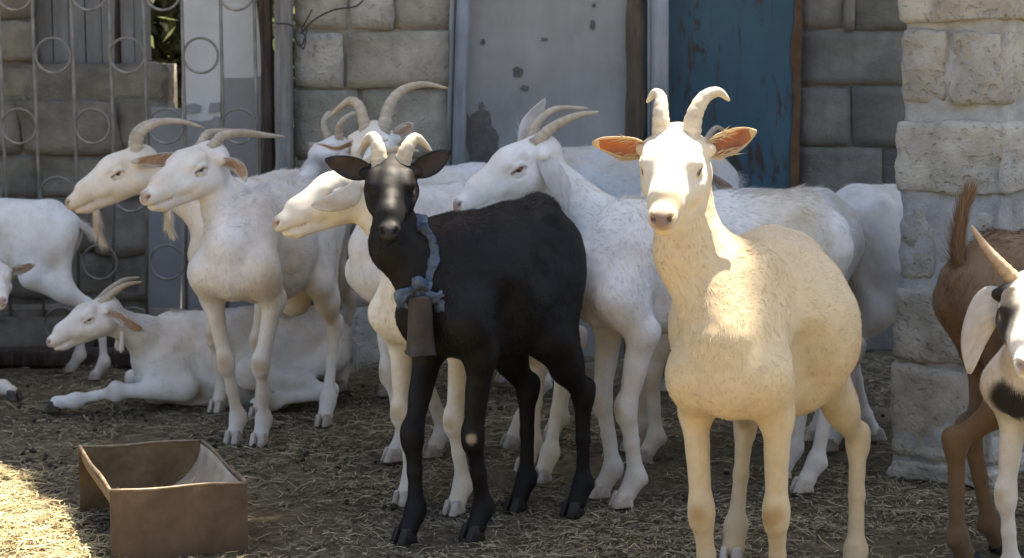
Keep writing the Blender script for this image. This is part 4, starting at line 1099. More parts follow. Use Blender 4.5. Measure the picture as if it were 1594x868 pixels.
def make_ear(root, er, hp_, fr, s, color, dark, rng, skin=None):
    b = hp_(*er['base'])
    pts = catmull([tuple(b)] + [tuple(b + fr(*q) * s) for q in er['pts']], 16)
    nrm = nz(fr(*er['n'])); w = er.get('w', .024) * s; cup = er.get('cup', .5); fold = er.get('fold', 0)
    m = 9; n = len(pts)
    P0 = np.array([tuple(p) for p in pts]); Vo = []; Vi = []
    for i in range(n):
        t = i / (n - 1)
        tan = nz(P0[min(i + 1, n - 1)] - P0[max(i - 1, 0)])
        nn = nz(nrm - tan * (nrm @ tan)); sd = np.cross(tan, nn)
        wt = w * (math.sin(math.pi * min(1, (.14 + .86 * t) ** .85)) ** .62) if t < .995 else w * .12
        wt = max(wt, w * .10)
        cc = cup * (1.5 - t * 1.1)
        for j in range(m):
            a = (j / (m - 1) * 2 - 1)
            ang = a * cc * 1.5
            off = sd * (wt * math.sin(ang) / max(cc * 1.5, .2)) + nn * (wt * (1 - math.cos(ang)) / max(cc * 1.5, .2))
            th = .0022 * s * (1 - .55 * abs(a)) * (1.4 - t)
            wob = .002 * math.sin(t * 9 + a * 3)
            Vo.append(P0[i] + off - nn * (th + .0008) + nn * wob); Vi.append(P0[i] + off + nn * th + nn * wob)
    V = np.array(Vo + Vi); F = []; mi = []
    o2 = n * m
    for i in range(n - 1):
        for j in range(m - 1):
            q = (i * m + j, i * m + j + 1, (i + 1) * m + j + 1, (i + 1) * m + j)
            F.append(q); mi.append(0)
            rim = j in (0, m - 2) or i >= n - 3
            F.append(tuple(o2 + k for k in q[::-1])); mi.append(0 if rim else 1)
    for i in range(n - 1):
        for j in (0, m - 1):
            q = (i * m + j, (i + 1) * m + j, o2 + (i + 1) * m + j, o2 + i * m + j)
            F.append(q if j == 0 else q[::-1]); mi.append(0)
    for j in range(m - 1):
        i = (n - 1) * m + j
        F.append((i, i + 1, o2 + i + 1, o2 + i)); mi.append(0)
    # outer side must face away from the opening
    nrm0 = np.cross(V[F[0][1]] - V[F[0][0]], V[F[0][3]] - V[F[0][0]])
    flip = nrm0 @ nrm > 0
    F = [q[::-1] if flip else q for q in F]
    cl = np.tile(np.array(er.get('color', color)), (len(V), 1)) * (1 + .06 * rng.normal(size=(len(V), 1)))
    me = np_mesh('ear', V, np.array(F), np.clip(cl, .002, .95), np.array(mi))
    o = link('ear', me, [M['ear_coat_dark' if dark else 'ear_coat'], skin or M['ear_dark' if dark else 'ear_tan']], root)
    # a few hairs along the inner base
    if not dark and er.get('tuft', True):
        T = []; cols = []
        for k in range(70):
            t = rng.uniform(.05, .5); i = int(t * (n - 1)); j = rng.integers(0, 3) if rng.random() < .6 else rng.integers(m - 3, m)
            p = V[o2 + i * m + j]; tan = nz(P0[min(i + 1, n - 1)] - P0[max(i - 1, 0)])
            d = nz(tan * .9 + nrm * .35 + rng.normal(0, .25, 3)); sd = nz(np.cross(d, nrm))
            L = rng.uniform(.012, .028) * s
            T += [p - sd * .0009, p + sd * .0009, p + d * L]; cols += [np.array(er.get('color', color))] * 3
        link('ear_hair', np_mesh('ear_hair', np.array(T), np.arange(len(T)).reshape(-1, 3), np.array(cols)), M['hair'], o, False)
    return o
def make_tuft(name, ctl, root, color, radii, rng, count, length, dark):
    path = catmull(ctl, 14)
    rr = np.interp(np.linspace(0, 1, 14), np.linspace(0, 1, len(radii)), radii)
    V, F = tube_np(path, list(rr), 8)
    F = [tuple(q) for q in F]
    P0 = np.array([tuple(p) for p in path])
    i = rng.integers(0, 12, count); fr_ = rng.random(count)
    p = P0[i] * (1 - fr_)[:, None] + P0[i + 1] * fr_[:, None]
    tan = P0[i + 1] - P0[i]; tan /= np.linalg.norm(tan, axis=1)[:, None] + 1e-9
    rnd = rng.normal(size=(count, 3)); rnd -= tan * (rnd * tan).sum(1)[:, None]; rnd /= np.linalg.norm(rnd, axis=1)[:, None]
    p = p + rnd * (rr[i] * .8)[:, None]
    d = tan + rnd * rng.uniform(.05, .38, count)[:, None]; d /= np.linalg.norm(d, axis=1)[:, None]
    sd = np.cross(d, rnd); sd /= np.linalg.norm(sd, axis=1)[:, None] + 1e-9
    L = (length * rng.uniform(.45, 1.2, count))[:, None]
    A = p - sd * .0012; B = p + sd * .0012; Cc = p + d * L
    nV = len(V)
    T = np.stack((A, B, Cc), 1).reshape(-1, 3)
    allV = np.concatenate([V, T])
    tri = [t for q in F for t in ((q[0], q[1], q[2]), (q[0], q[2], q[3]))]
    allF = np.concatenate([np.array(tri), nV + np.arange(count * 3).reshape(-1, 3)])
    cols = np.concatenate([np.tile(color, (nV, 1)), np.repeat(np.clip(np.asarray(color)[None] * rng.uniform(.8, 1.12, count)[:, None], 0, .95), 3, 0)])
    return link(name, np_mesh(name, allV, allF, cols), M['black_hair' if dark else 'hair'], root, False)
M['eye_brown'] = simple_mat('eye_brown', [(.3, (.09, .05, .016)), (.7, (.20, .12, .045))], 80, .08, 0, spec=.6)
M['ear_tan'] = ear_inner_mat('ear_tan', (.34, .22, .15), (.52, .38, .28), (.62, .36, .22, 1), .3)
M['ear_coat'] = attr_mat('ear_coat', .85, .10, 60, .05, .15, .35, bs=.3, bd=.002)
M['ear_coat_dark'] = attr_mat('ear_coat_dark', .5, .10, 60, .0, .3, 0, bs=.3, bd=.002)
# ================================================================== THE HERD
def st(fl, fr, hl, hr=None):
    a, b, c = G(*fl), G(*fr), G(*hl)
    d = G(*hr) if hr else c + (b - a)
    fc, hc = (a + b) / 2, (c + d) / 2
    return dict(pos=(fc + hc) / 2 + (fc - hc).normalized() * .02, front=(fc - hc), feet=(a, b, c, d))
def st2(fc, hc, spread=.17):
    fc, hc = Vector((*fc, 0)), Vector((*hc, 0)); f = (fc - hc).normalized(); l = Vector((-f.y, f.x, 0)) * spread / 2
    return dict(pos=(fc + hc) / 2 + f * .02, front=f, feet=(fc + l + f * .02, fc - l - f * .02, hc + l - f * .015, hc - l + f * .03))
def horn(base, pts, r=.02, **k): return dict(base=base, pts=pts, r=r, **k)
def ear(base, pts, n, w=.024, **k): return dict(base=base, pts=pts, n=n, w=w, **k)
STAND = 'goats standing in the yard'
PALEHORN = ((.50, .43, .33), (.62, .56, .46))

# A: the sunlit cream goat in front
_a = st((1208, 985), (1103, 985), (1328, 915), (1142, 872)); _a['pos'] = _a['pos'] + Vector((-.014, 0, 0))
gA = goat('goat', 'cream goat with short upright horns facing the camera, its head in full sunlight', **_a,
     scale=1.05, bw=1.46, ly=.80, depth=1.06, neck_r=1.22, ear_skin='ear_skin', color=CREAM, head=(P(1053, 203, 3.44), P(1030, 345, 3.28)), hs=1.02, seed=11, cell=.0065, fine=.0034, hair=90000, hair_len=.011, hair_lift=.2, hair_var=.06, stain=.3, rump_up=-.065, nose=.5, leg_r=.86, squint=.25, eyeline=1.5,
     horns=(horn((.006, .026, -.006), [(0, .006, .035), (-.010, .022, .066), (-.025, .045, .075), (-.03, .064, .060)], .026, cols=PALEHORN),
            horn((.006, -.026, -.006), [(0, -.002, .035), (-.012, -.004, .064), (-.02, -.016, .072), (-.02, -.030, .056)], .025, cols=PALEHORN)),
     ears=(ear((.014, -.055, -.028), [(0, -.045, .004), (-.005, -.098, .006)], (.80, 0, -.45), .026, cup=.42),
           ear((.014, .055, -.028), [(-.02, .04, .014), (-.035, .084, .030)], (.88, .1, -.25), .026, cup=.42)), neck_mid=(.02, -.028, -.015), patches=[((.09, 0, -.03), (.17, .10, .11), (.60, .55, .455), .5, 'h')])  # head patch paler than the coat so the sunlit face burns white
# B: the black goat with the bell
gB = goat('goat', 'black goat with small pale curved horns, wearing a blue cloth collar and a bell', **st((745, 838), (640, 842), (900, 800), (812, 792)),
     scale=1.04, bw=.98, color=BLACK, dark=True, head=(P(609, 246, 4.12), P(606, 364, 3.98)), hs=1.0, seed=12, cell=.0065, fine=.0036, hair=60000, hair_len=.011, ribs=.3, hair_lift=.24, hair_var=.5, hock=.02, squint=-.2, lx=.58, ly=.85, eyeline=.6, eye_mat=M['eye'],
     horns=(horn((.006, .026, -.006), [(0, .010, .028), (-.012, .026, .048), (-.02, .046, .036), (-.02, .064, .016)], .027, cols=PALEHORN),
            horn((.006, -.026, -.006), [(0, -.004, .030), (-.018, -.014, .050), (-.042, -.032, .038), (-.055, -.044, .012)], .027, cols=PALEHORN)),
     ears=(ear((.014, -.053, -.028), [(0, -.045, .012), (-.005, -.10, .028)], (.95, 0, -.05), .029, cup=.4),
           ear((.014, .053, -.028), [(-.01, .04, .020), (-.03, .084, .045)], (.95, .1, -.05), .029, cup=.4)), rump_up=.02, neck_r=1.0, neck_mid=(.055, -.034, -.03),
     patches=[((.245, .085, .235), .016, (.33, .27, .20), .5, 's'), ((.245, -.1, .235), .013, (.26, .21, .16), .5, 's'), ((0.07, 0.004, 0.006), .020, (.075, .07, .066), .9, 'h'), ((0.1, -0.004, 0.0), .020, (.075, .07, .066), .9, 'h'), ((0.13, 0.003, -0.008), .020, (.075, .07, .066), .9, 'h'), ((0.16, 0.0, -0.016), .020, (.075, .07, .066), .9, 'h'), ((.30, 0, .78), (.12, .12, .16), (.030, .019, .012), .8, 's')])
# C: white bearded goat, left centre
gC = goat('goat', 'bearded white goat with long swept back horns standing before the lying goat', **st((408, 690), (368, 686), (508, 660), (440, 632)),
     scale=1.0, bw=.98, color=WHITE, head=(P(322, 226, 5.16), P(227, 310, 5.00)), seed=13, cell=.008, fine=.0045, hair=34000, squint=.7, udder=True, beard=.085, wattles=True,
     horns=(horn((.0, .022, -.002), [(-.03, .006, .028), (-.10, .016, .034), (-.18, .028, .024), (-.245, .034, .018)], .019),
            horn((.0, -.022, -.002), [(-.03, -.006, .030), (-.10, -.016, .036), (-.17, -.02, .034)], .019)),
     ears=(ear((.014, .055, -.028), [(-.025, .032, -.012), (-.03, .05, -.055)], (.5, .3, -.5), .022),
           ear((.014, -.055, -.028), [(.06, -.045, .0), (.125, -.075, -.008)], (.25, .8, -.5), .023)))
# D: bearded goat behind C
gD = goat('goat', 'bearded white goat with arching horns, neck and head only, left of the standing one', **st2((-.83, 5.60), (-.64, 6.02)),
     scale=1.0, color=(.70, .64, .55), head=(P(210, 232, 5.62), P(108, 318, 5.56)), seed=14, cell=.009, fine=.0052, hair=12000, squint=.7, beard=.115, wattles=True,
     horns=(horn((.0, .022, -.002), [(-.010, .008, .05), (-.06, .014, .082), (-.13, .02, .085), (-.20, .026, .065)], .021),
            horn((.0, -.022, -.002), [(-.010, -.008, .05), (-.06, -.014, .082), (-.13, -.02, .085)], .021)),
     ears=(ear((.014, .055, -.028), [(-.035, .03, .006), (-.06, .045, .01)], (.5, .7, -.3), .022), ear((.014, -.055, -.028), [(-.02, -.05, -.02), (-.03, -.08, -.05)], (.5, -.5, -.3), .022)))
# E: small white goat before the grille
gE = goat('goat', 'white goat by the metal grille at the left edge, head out of the picture', **st((-128, 590), (-143, 578), (156, 590), (118, 578)),
     scale=.82, color=WHITE, seed=15, cell=.009, fine=.009, hair=9000, tail_pts=[(0, 0, 0), (-.05, 0, .0), (-.085, 0, -.02), (-.10, 0, -.04)])
# H: white goat in profile behind the black goat
gH = goat('goat', 'white goat in profile with long white ear, close behind the black goat', **st((715, 797), (636, 782), (850, 747), (824, 730)),
     scale=.98, color=(.74, .68, .56), head=(P(556, 262, 4.62), P(432, 350, 4.55)), hs=1.06, seed=16, cell=.0075, fine=.0042, hair=28000, squint=.9,
     horns=(horn((.0, .022, -.002), [(-.04, .006, .030), (-.09, .012, .05), (-.15, .02, .045)], .020), horn((.0, -.022, -.002), [(-.02, -.006, .040), (-.05, -.016, .066), (-.1, -.02, .07)], .016)),
     ears=(ear((.018, .052, -.03), [(.035, .035, -.020), (.085, .04, -.035), (.135, .035, -.04)], (.1, -.9, .1), .028, cup=.35, tuft=False),
           ear((.014, -.055, -.028), [(.05, -.04, -.02), (.12, -.06, -.06)], (.3, .7, -.3), .024)))
# I: horned goat behind H, facing the camera
gI = goat('goat', 'white goat with tall horns spread wide, its face hidden behind the black goat', **st((683, 709), (622, 716), (862, 688)),
     scale=1.04, color=WHITE, head=(P(583, 196, 4.98), P(572, 300, 4.84)), hs=1.05, seed=17, cell=.009, fine=.005, hair=10000,
     horns=(horn((.0, .026, -.004), [(-.02, .010, .052), (-.05, .040, .092), (-.08, .095, .108), (-.10, .155, .098)], .026),
            horn((.0, -.026, -.004), [(-.015, -.014, .05), (-.035, -.040, .066), (-.03, -.068, .05), (-.03, -.098, .025)], .023)),
     ears=(ear((.014, -.052, -.03), [(.01, -.05, -.018), (.02, -.10, -.014)], (.3, 0, -.9), .022),
           ear((.014, .052, -.02), [(-.01, .025, .015), (-.02, .05, .03)], (.8, .3, -.3), .024)))
# J: grey-faced goat between
gJ = goat('goat', 'grey faced goat with small horns looking out beside the wooden post', **st2((-.36, 5.82), (.06, 6.08)),
     scale=1.02, color=WHITE, head=(P(520, 216, 5.72), P(468, 282, 5.60)), seed=18, cell=.010, fine=.0055, hair=8000,
     horns=(horn((.0, .022, -.002), [(.01, .012, .045), (-.02, .03, .075), (-.06, .045, .08)], .017), horn((.0, -.022, -.002), [(.01, -.012, .045), (-.02, -.02, .075), (-.06, -.025, .08)], .017)),
     ears=(ear((.014, .052, -.03), [(-.02, .05, .0), (-.04, .09, -.01)], (.8, .3, -.3), .024), ear((.014, -.052, -.03), [(-.02, -.05, .0), (-.04, -.09, -.01)], (.8, -.3, -.3), .024)),
     patches=[((.12, 0, -.05), (.12, .06, .05), (.20, .185, .17), .6, 'h')])
# K: white goat in profile, right of the black goat
gK = goat('goat', 'white goat in profile with hanging ear and cord collar behind the black back', **st((980, 787), (945, 772), (1260, 764), (1226, 742)),
     scale=1.05, bw=1.05, color=WHITE, head=(P(832, 217, 4.70), P(714, 322, 4.64)), hs=1.10, seed=19, cell=.0072, fine=.0042, hair=40000, squint=.5, neck_mid=(-.05, 0, -.035),
     horns=(horn((.0, .022, -.002), [(-.03, .006, .030), (-.09, .012, .058), (-.15, .02, .068)], .020), horn((.0, -.022, -.002), [(-.02, -.006, .038), (-.07, -.012, .072), (-.16, -.02, .074)], .019)),
     ears=(ear((.018, .052, -.03), [(-.012, .035, -.035), (-.035, .045, -.09), (-.055, .042, -.145)], (-.1, -.95, 0), .027, cup=.35, tuft=False),
           ear((.014, -.05, -.02), [(-.03, -.03, .05), (-.07, -.04, .11)], (.2, -.9, .2), .026, cup=.3)))
# M: behind K
gM = goat('goat', 'white goat behind the cream one, only back and horn tip showing', **st((1012, 717), (992, 700), (1300, 700)),
     scale=1.0, color=WHITE, head=(P(1082, 246, 5.12), P(990, 330, 5.02)), seed=20, cell=.009, fine=.006, hair=10000, neck_mid=(-.03, 0, -.03),
     horns=(horn((.0, .022, -.002), [(-.012, .008, .05), (-.04, .014, .085), (-.075, .02, .075)], .016), horn((.0, -.022, -.002), [(-.012, -.006, .05), (-.04, -.014, .085)], .016)),
     ears=(ear((.014, .052, -.03), [(-.02, .05, -.03), (-.04, .07, -.08)], (.5, .3, -.5), .024), ear((.014, -.052, -.03), [(-.02, -.05, -.03), (-.04, -.07, -.08)], (.5, -.3, -.5), .024)))
# L: rump half behind the pillar
gL = goat('goat', 'white goat walking off behind the stone pillar, only its hindquarters in view', **st2((1.44, 5.36), (.98, 5.30)), scale=1.0, bw=1.1, color=(.68, .65, .61), seed=21, cell=.009, fine=.009, hair=10000)
# N: grey-white back behind K's head
gN = goat('goat', 'greyish goat close to the grey door panel, only its back in view', **st2((.08, 5.80), (.58, 5.90)), scale=1.12, color=(.55, .53, .51), head=(P(858, 262, 5.85), P(772, 320, 5.75)), seed=22, cell=.010, fine=.008, hair=8000, neck_mid=(-.03, 0, -.03))
# G: lying goat
def lie_legs(s, ext=True):
    f1 = [(.25, .085, .15), (.17, .115, .065), (.385, .12, .062), (.52, .12, .034), (.575, .12, .028)]
    f2 = [(.25, -.085, .15), (.19, -.115, .065), (.36, -.12, .055), (.24, -.15, .032), (.20, -.155, .028)]
    h1 = [(-.19, .07, .21), (-.04, .155, .12), (-.29, .175, .055), (-.11, .205, .034), (-.06, .21, .028)]
    h2 = [(x, -y, q) for x, y, q in h1]
    return [[np.array(p) * s for p in L] for L in (f1, f2, h1, h2)]
gG = goat('goat', 'white goat lying on the ground at left with one foreleg stretched out', pos=(-.86, 5.80, 0), front=(-1, -.10, 0), scale=.96, color=(.70, .68, .65), drop=.40, legs=lie_legs(.96),
     head=(P(160, 466, 5.66), P(77, 534, 5.60)), seed=23, cell=.0085, fine=.0045, hair=30000, squint=.8, group='goats lying on the straw', hoof_mat=M['hoof_dirty'], wattles=True, neck_r=.9,
     horns=(horn((.0, .022, -.002), [(-.03, .006, .028), (-.07, .014, .050), (-.115, .02, .056)], .017), horn((.0, -.022, -.002), [(-.03, -.006, .028), (-.08, -.014, .055), (-.13, -.02, .06)], .017)),
     ears=(ear((.014, .055, -.028), [(-.04, .03, -.02), (-.085, .035, -.055), (-.12, .03, -.075)], (.3, .85, -.3), .022, skin=None), ear((.014, -.055, -.028), [(-.03, -.04, -.02), (-.07, -.05, -.06)], (.3, -.85, -.3), .022)))
gF = goat('goat', 'white goat lying at the far left edge, half its face and a hoof in view', pos=(-2.04, 6.12, 0), front=(.7, -.7, 0), scale=.92, color=WHITE, drop=.35, legs=lie_legs(.92),
     head=(P(-12, 408, 5.70), P(2, 470, 5.56)), seed=24, cell=.010, fine=.0055, hair=7000, group='goats lying on the straw', hoof_mat=M['hoof_dirty'],
     ears=(ear((.014, .055, -.028), [(-.01, .05, .005), (-.02, .10, .012)], (.9, 0, -.3), .022), ear((.014, -.055, -.028), [(-.01, -.05, .005), (-.02, -.10, .01)], (.9, 0, -.3), .022)))
# O: brown goat from behind
_hr, _hl = G(1498, 884), G(1548, 860)
_d = Vector((.86, .42, 0)).normalized()
gO = goat('goat', 'brown goat seen from behind with its tail up, beside the stone pillar', pos=(_hr + _hl) / 2 + _d * .27, front=_d, feet=((_hl + _d * .5), (_hr + _d * .5), _hl, _hr), scale=1.0, color=BROWN, seed=25, cell=.007, fine=.007, hair=24000, hair_len=.018,
     tail_pts=[(0, 0, -.01), (-.03, 0, .04), (-.03, 0, .12), (-.012, 0, .18)], tail='long', hoof_mat=M['hoof_dark'], bw=.9)
# P: piebald goat at the right edge
gP = goat('goat', 'piebald white and black goat with a long tan horn at the right edge', **st((1612, 965), (1566, 925), (1840, 880), (1800, 850)),
     scale=.90, color=(.72, .66, .57), head=(P(1606, 432, 3.58), P(1598, 572, 3.42)), seed=26, cell=.0065, fine=.004, hair=40000,
     horns=(horn((.0, .026, -.004), [(-.01, .012, .05), (-.02, -.0, .09), (-.02, -.03, .105)], .023, cols=((.42, .29, .17), (.58, .44, .29))),
            horn((.0, -.028, -.010), [(0, -.034, .036), (-.01, -.068, .074), (-.01, -.098, .118)], .025, cols=((.36, .24, .14), (.55, .41, .27)))),
     ears=(ear((.022, -.052, -.03), [(.0, -.028, -.02), (0, -.05, -.08), (.005, -.055, -.15)], (-.95, .35, 0), .034, cup=.3, tuft=False),
           ear((.022, .052, -.03), [(.0, .028, -.02), (0, .05, -.08), (.005, .055, -.15)], (-.95, -.35, 0), .034, cup=.3, tuft=False)),
     patches=[((.075, -.055, -.035), .075, (.035, .028, .022), .35, 'h'), ((-.02, -.05, -.05), .06, (.035, .028, .022), .35, 'h'), ((.30, -.02, .47), (.07, .075, .05), (.03, .026, .022), .35, 's'), ((.05, .05, -.03), (.07, .03, .06), (.035, .028, .022), .4, 'h'), ((-.05, 0, .6), (.16, .2, .12), (.03, .026, .022), .35, 's')])
M['trough_rim'] = simple_mat('trough_rim', [(.25, (.10, .07, .045)), (.5, (.20, .15, .10)), (.8, (.36, .29, .20))], 25, .5, .3, .002, metallic=.3)
# ================================================================== TROUGH
tr_f = Vector((-.735, 4.02, 0)); tr_b = Vector((-.905, 4.46, 0))
ax = (tr_b - tr_f).normalized(); sdv = Vector((ax.y, -ax.x, 0)).lerp(Vector((1, .10, 0)), .35).normalized()
tr = empty('feed_trough', tuple(tr_f)); tag(tr, 'rusty brown metal feed trough standing on the straw, front left', 'trough')
HW, HT = .15, .155
def end_plate(c, w, h, mat):
    bm = bmesh.new(); n = 10
    t = ax * .0035
    vs = []
    for side in (0, 1):
        row = []
        for i in range(n + 1):
            u = -1 + 2 * i / n
            for zf in (0, 1):
                p = c + sdv * (w * u) + t * side
                row.append(bm.verts.new(p + Vector((0, 0, h * zf + (.002 * math.sin(u * 4) if zf else -.008)))))
        vs.append(row)
    for i in range(n):
        a = vs[0]; b = vs[1]; k = i * 2
        bm.faces.new((a[k], a[k + 2], a[k + 3], a[k + 1])); bm.faces.new((b[k], b[k + 1], b[k + 3], b[k + 2]))
        bm.faces.new((a[k + 1], a[k + 3], b[k + 3], b[k + 1])); bm.faces.new((a[k], b[k], b[k + 2], a[k + 2]))
    k = 2 * n
    bm.faces.new((vs[0][0], vs[0][1], vs[1][1], vs[1][0])); bm.faces.new((vs[0][k], vs[1][k], vs[1][k + 1], vs[0][k + 1]))
    bmesh.ops.recalc_face_normals(bm, faces=bm.faces[:])
    bm_obj('end_plate', bm, mat, tr)
L = (tr_b - tr_f).length
end_plate(Vector((0, 0, 0)), HW, HT, M['trough']); end_plate(tr_b - tr_f, HW, HT, M['trough_back'])
bm = bmesh.new(); nA, nL = 22, 8; grid = [[], []]
for o_ in (0, 1):
    for i in range(nL + 1):
        row = []
        for j in range(nA + 1):
            a = math.pi * (1 - j / nA); r = HW - .004 - o_ * .0035
            p = ax * (.004 + (L - .005) * i / nL) + sdv * (math.cos(a) * r) + Vector((0, 0, HT - .003 + .004 * math.sin(i * .9 + (1 if j < 6 else 3)) * (1 if j in (0, nA) else 0) - math.sin(a) * (HT - .028) * (r / HW)))
            row.append(bm.verts.new(p))
        grid[o_].append(row)
for o_ in (0, 1):
    for i in range(nL):
        for j in range(nA):
            q = (grid[o_][i][j], grid[o_][i + 1][j], grid[o_][i + 1][j + 1], grid[o_][i][j + 1])
            f = bm.faces.new(q if o_ else q[::-1]); f.material_index = o_
for i in range(nL):
    for j in (0, nA):
        bm.faces.new((grid[0][i][j], grid[0][i + 1][j], grid[1][i + 1][j], grid[1][i][j]))
bmesh.ops.recalc_face_normals(bm, faces=bm.faces[:])
bm_obj('basin', bm, [M['trough'], M['trough_in']], tr, True)

for sg in (-1, 1):
    rp = [tuple(ax * (.002 + (L - .002) * i / 10) + sdv * (sg * (HW - .003)) + Vector((0, 0, HT + .001 + .003 * math.sin(i * .9 + sg)))) for i in range(11)]
    py_tube('rim', rp, .0042, M['trough_rim'], tr, 8)
for c_ in (Vector((0, 0, 0)), tr_b - tr_f):
    rp = [tuple(c_ + ax * .0017 + sdv * (HW * (-1 + i / 5)) + Vector((0, 0, HT + .001 + .002 * math.sin((-1 + i / 5) * 4)))) for i in range(11)]
    py_tube('rim', rp, .0036, M['trough_rim'], tr, 8)
# scraps of fodder left in the basin
rq = np.random.default_rng(44); Vs = []; Cs_ = []
for k in range(260):
    a_ = rq.normal(0, .42); u_ = rq.uniform(.06, .94); r_ = HW - .012
    p = ax * (L * u_) + sdv * (math.sin(a_) * r_) + Vector((0, 0, HT - math.cos(a_) * (HT - .03) * .96 + .006))
    d_ = Vector((rq.normal(), rq.normal(), rq.normal(0, .25))).normalized() * rq.uniform(.008, .03); s_ = d_.cross(Vector((0, 0, 1))).normalized() * .0013
    Vs += [tuple(p - d_ - s_), tuple(p - d_ + s_), tuple(p + d_ + s_), tuple(p + d_ - s_)]; Cs_ += [np.array((.36, .29, .17)) * rq.uniform(.5, 1.2)] * 4
o = link('fodder_scraps', np_mesh('fodder_scraps', np.array(Vs), np.arange(len(Vs)).reshape(-1, 4), np.array(Cs_)), M['straw'], None, False); o.location = tr_f
tag(o, 'scraps of straw fodder left in the bottom of the trough', kind='stuff')

# ================================================================== COLLARS AND BELL
def wl(g, p): return g.root.matrix_basis @ Vector(tuple(p)) if False else g.mat @ Vector(tuple(p))
def smooth_path(p):
    A = np.array(p[:-1])
    for _ in range(3): A = .5 * A + .25 * (np.roll(A, 1, 0) + np.roll(A, -1, 0))
    return list(A) + [A[0]]
# blue cloth collar of the black goat
invB = gB.mat.inverted()
n0_, n1_, n2_ = gB.n
axn = nz(n1_ - n0_); dlat = nz(gB.lat - axn * (gB.lat @ axn)); dven = nz(np.cross(axn, dlat)); dven = dven if dven[0] > 0 else -dven
def out_of(g, c, d, clear, rmax=.22):
    r = np.arange(.02, rmax, .002); X = c + d * r[:, None]
    dd = np.min([prim_d(p, X) for p in g.C if not p.sub and np.linalg.norm((p.a + p.b) / 2 - c) < .35], axis=0)
    ins = np.where(dd < clear)[0]
    return c + d * (r[ins[-1]] if len(ins) else .05)
def on_surface(g, px, py, clear):
    inv_ = g.mat.inverted(); r = ray(px, py); ts = np.arange(3.6, 4.6, .003)
    X = np.array([tuple(inv_ @ (Vector((0, 0, CAMZ)) + r * float(q))) for q in ts])
    dd = np.min([prim_d(p, X) for p in g.C if not p.sub], axis=0)
    k = np.where(dd < clear)[0]
    return X[k[0]] if len(k) else None
front_ = [on_surface(gB, a, b, .012) for a, b in ((612, 455), (620, 464), (630, 470), (642, 466), (654, 452), (664, 434), (672, 412), (675, 390), (668, 370), (658, 354))]
front_ = [q for q in front_ if q is not None]
rear_ = []
for a_ in (-2.2, -2.8, 2.6, 2.0, 1.5):
    a_ = -a_; cc_ = n0_ + (n1_ - n0_) * (.30 + .5 * abs(math.sin(a_ / 2)))
    rear_.append(out_of(gB, cc_, nz(dven * math.cos(a_) + dlat * math.sin(a_)), .010, .15))
if np.linalg.norm(rear_[0] - front_[-1]) > np.linalg.norm(rear_[-1] - front_[-1]): rear_ = rear_[::-1]
ctl_ = [Vector(tuple(q)) for q in front_ + rear_ + [front_[0]]]
n = 80; path = []; rad = []
for i, p in enumerate(catmull(ctl_, n)):
    p = p + Vector((mnoise.noise(Vector((i * .35, 0, 0))), mnoise.noise(Vector((i * .35, 5, 0))), mnoise.noise(Vector((i * .35, 9, 0))))) * .004
    path.append(tuple(p)); rad.append(.0145 + .005 * mnoise.noise(Vector((i * .22, 2, 7))))
low = gB.mat @ Vector(tuple(front_[2]))
print('COLLAR low', [round(v, 3) for v in low])
def crumple(name, path, rad, parent, seed, sides=22):
    V, F = tube_np(path, rad, sides, .5)
    for i in range(len(V)):
        k_ = i % sides; r_ = i // sides; V[i] += np.array(mnoise.noise_vector(Vector((math.cos(k_ / sides * 6.283) * 2.2 + seed, math.sin(k_ / sides * 6.283) * 2.2, r_ * .16)))) * .005 + np.array(mnoise.noise_vector(Vector(V[i] * 160))) * .0015
    me = bpy.data.meshes.new(name); me.from_pydata([tuple(v) for v in V], [], F + [tuple(range(sides))[::-1], tuple(range(len(V) - sides, len(V)))])
    return link(name, me, M['cloth'], parent)
cl = crumple('cloth_collar', path, rad, gB.root, 1)
for k, pts in enumerate((((.0, 0, 0), (.03, -.012, -.012), (.045, -.014, -.035), (.055, -.010, -.06)), ((-.0, 0, 0), (-.025, -.012, .0), (-.042, -.01, -.012), (-.044, -.006, -.038)), ((.0, -.01, .005), (.02, -.03, -.010), (.035, -.028, -.012), (.05, -.024, -.002)), ((-.012, 0, .012), (-.01, -.02, .02), (.008, -.028, .018), (.022, -.018, .008)))):
    pp = catmull([tuple(invB @ (low + Vector(q))) for q in pts], 14)
    crumple('cloth_end', [tuple(p) for p in pp], [(.013 + .003 * math.sin(i * .8 + k)) * (1 if i < 11 else .85) for i in range(14)], cl, 20 + k, 16)
# bell: flattened sheet-metal bell hanging from the cloth
bc = low + Vector((.002, -.034, -.008))
be = empty('bell', tuple(bc), math.radians(24)); tag(be, 'rusty brown sheet metal bell hanging below the blue cloth collar', 'bell')
bm = bmesh.new()
prof = [(.017, .011, 0), (.023, .017, -.005), (.0245, .019, -.03), (.026, .022, -.08), (.0285, .026, -.120), (.031, .0285, -.124), (.031, .0285, -.129)]
rings = []
for inner in (0, 1):
    pr = prof if not inner else [(a - .003, b - .003, z - (.003 if z > -.01 else 0)) for a, b, z in prof][::-1]
    for (a, b, z) in pr:
        ring = []
        for k in range(32):
            t = 2 * math.pi * k / 32; e = .42
            ring.append(bm.verts.new((a * math.copysign(abs(math.cos(t)) ** e, math.cos(t)), b * math.copysign(abs(math.sin(t)) ** e, math.sin(t)), z + .0015 * math.sin(t * 3))))
        rings.append(ring)
for r0, r1 in zip(rings[:-1], rings[1:]):
    for k in range(32): bm.faces.new((r0[k], r1[k], r1[(k + 1) % 32], r0[(k + 1) % 32]))
bm.faces.new(rings[0]); bm.faces.new(rings[-1][::-1])
bmesh.ops.recalc_face_normals(bm, faces=bm.faces[:])
o = bm_obj('bell_body', bm, M['bell'], be, True)
try:
    o.data.set_sharp_from_angle(angle=math.radians(40))
except Exception: pass
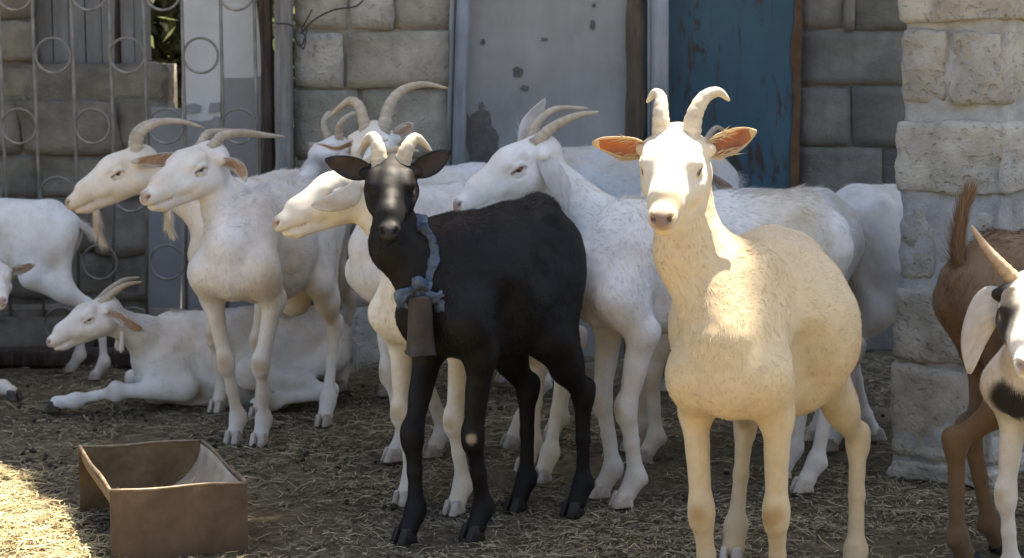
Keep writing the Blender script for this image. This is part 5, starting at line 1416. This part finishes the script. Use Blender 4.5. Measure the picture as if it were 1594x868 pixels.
py_tube('clapper', [(0, 0, -.01), (.002, 0, -.08), (.003, 0, -.128)], [.003, .004, .009], M['bell'], be, 8)
py_tube('hanger', [(-.018, 0, -.002), (-.016, 0, .012), (0, 0, .018), (.016, 0, .012), (.018, 0, -.002)], .0035, M['bell'], be, 8)
# cord collar on the white goat in profile
def neck_cord(g, t, rx, rz, r, mat, drop=.03):
    n0, n1, n2 = g.n; c = n0 * (1 - t) + n1 * t if t <= 1 else n1 * (2 - t) + n2 * (t - 1)
    axv = nz(n1 - n0); lt = nz(g.lat - axv * (g.lat @ axv)); up_ = nz(np.cross(lt, axv))
    if up_[0] < 0: up_ = -up_
    pts = [tuple(c + lt * math.cos(a) * rx + up_ * math.sin(a) * rz) for a in np.linspace(0, 2 * math.pi, 40)]
    py_tube('neck_cord', pts, r, mat, g.root, 8)
neck_cord(gK, .18, .070, .112, .0055, M['wire'])

# ================================================================== SUN BLOCKER over the yard: unseen sheet, edge cut to place the sun patches
RZ = 8.6
KX, KY = SUN.x / SUN.z, SUN.y / SUN.z
def shade(x, y):
    """x, y: where the sun ray through this roof point meets the ground"""
    e = np.interp(x, [-6, -1.9, -1.31, -1.06, -.94, -.62, -.5, -.41, -.36, .1, .25, .33, .68, .78, .95, 1.1, 3, 8],
                  [5.6, 5.2, 4.78, 4.36, 4.07, 3.98, 3.95, 3.93, 3.82, 3.36, 3.27, 3.14, 3.08, 3.42, 3.42, 3.3, 2.9, 2.0])
    return y > e + .018 * math.sin(x * 31) + .012 * math.sin(x * 67 + 1)
def gap(x, y): return (abs(x + .625) < .055 and abs(y - 4.365) < .036)  # hole cut to let sun onto the muzzle of the white goat in profile
rf = empty('sun_blocker', (0, 6, RZ)); tag(rf, 'unseen sheet added above the yard, its edge cut to let sun onto chosen spots', 'blocker')
c = .04
xs_r = np.arange(-7, 7, c); 
bmr = bmesh.new(); cache = {}
def vtx(i, j):
    if (i, j) not in cache: cache[(i, j)] = bmr.verts.new((xs_r[0] + i * c, -2.6 + j * c, 0))
    return cache[(i, j)]
for i in range(len(xs_r)):
    x = xs_r[0] + (i + .5) * c; run = None
    for j in range(0, 122):
        yv = 6 - 2.6 + (j + .5) * c
        gx_, gy_ = x - KX * RZ, yv - KY * RZ
        if shade(gx_, gy_) and not gap(gx_, gy_):
            bmr.faces.new((vtx(i, j), vtx(i + 1, j), vtx(i + 1, j + 1), vtx(i, j + 1)))
r = bmesh.ops.extrude_face_region(bmr, geom=bmr.faces[:]); bmesh.ops.translate(bmr, verts=[e for e in r['geom'] if isinstance(e, bmesh.types.BMVert)], vec=(0, 0, .02))
bmesh.ops.recalc_face_normals(bmr, faces=bmr.faces[:])
bm_obj('blocker_sheet', bmr, M['blocker'], rf)
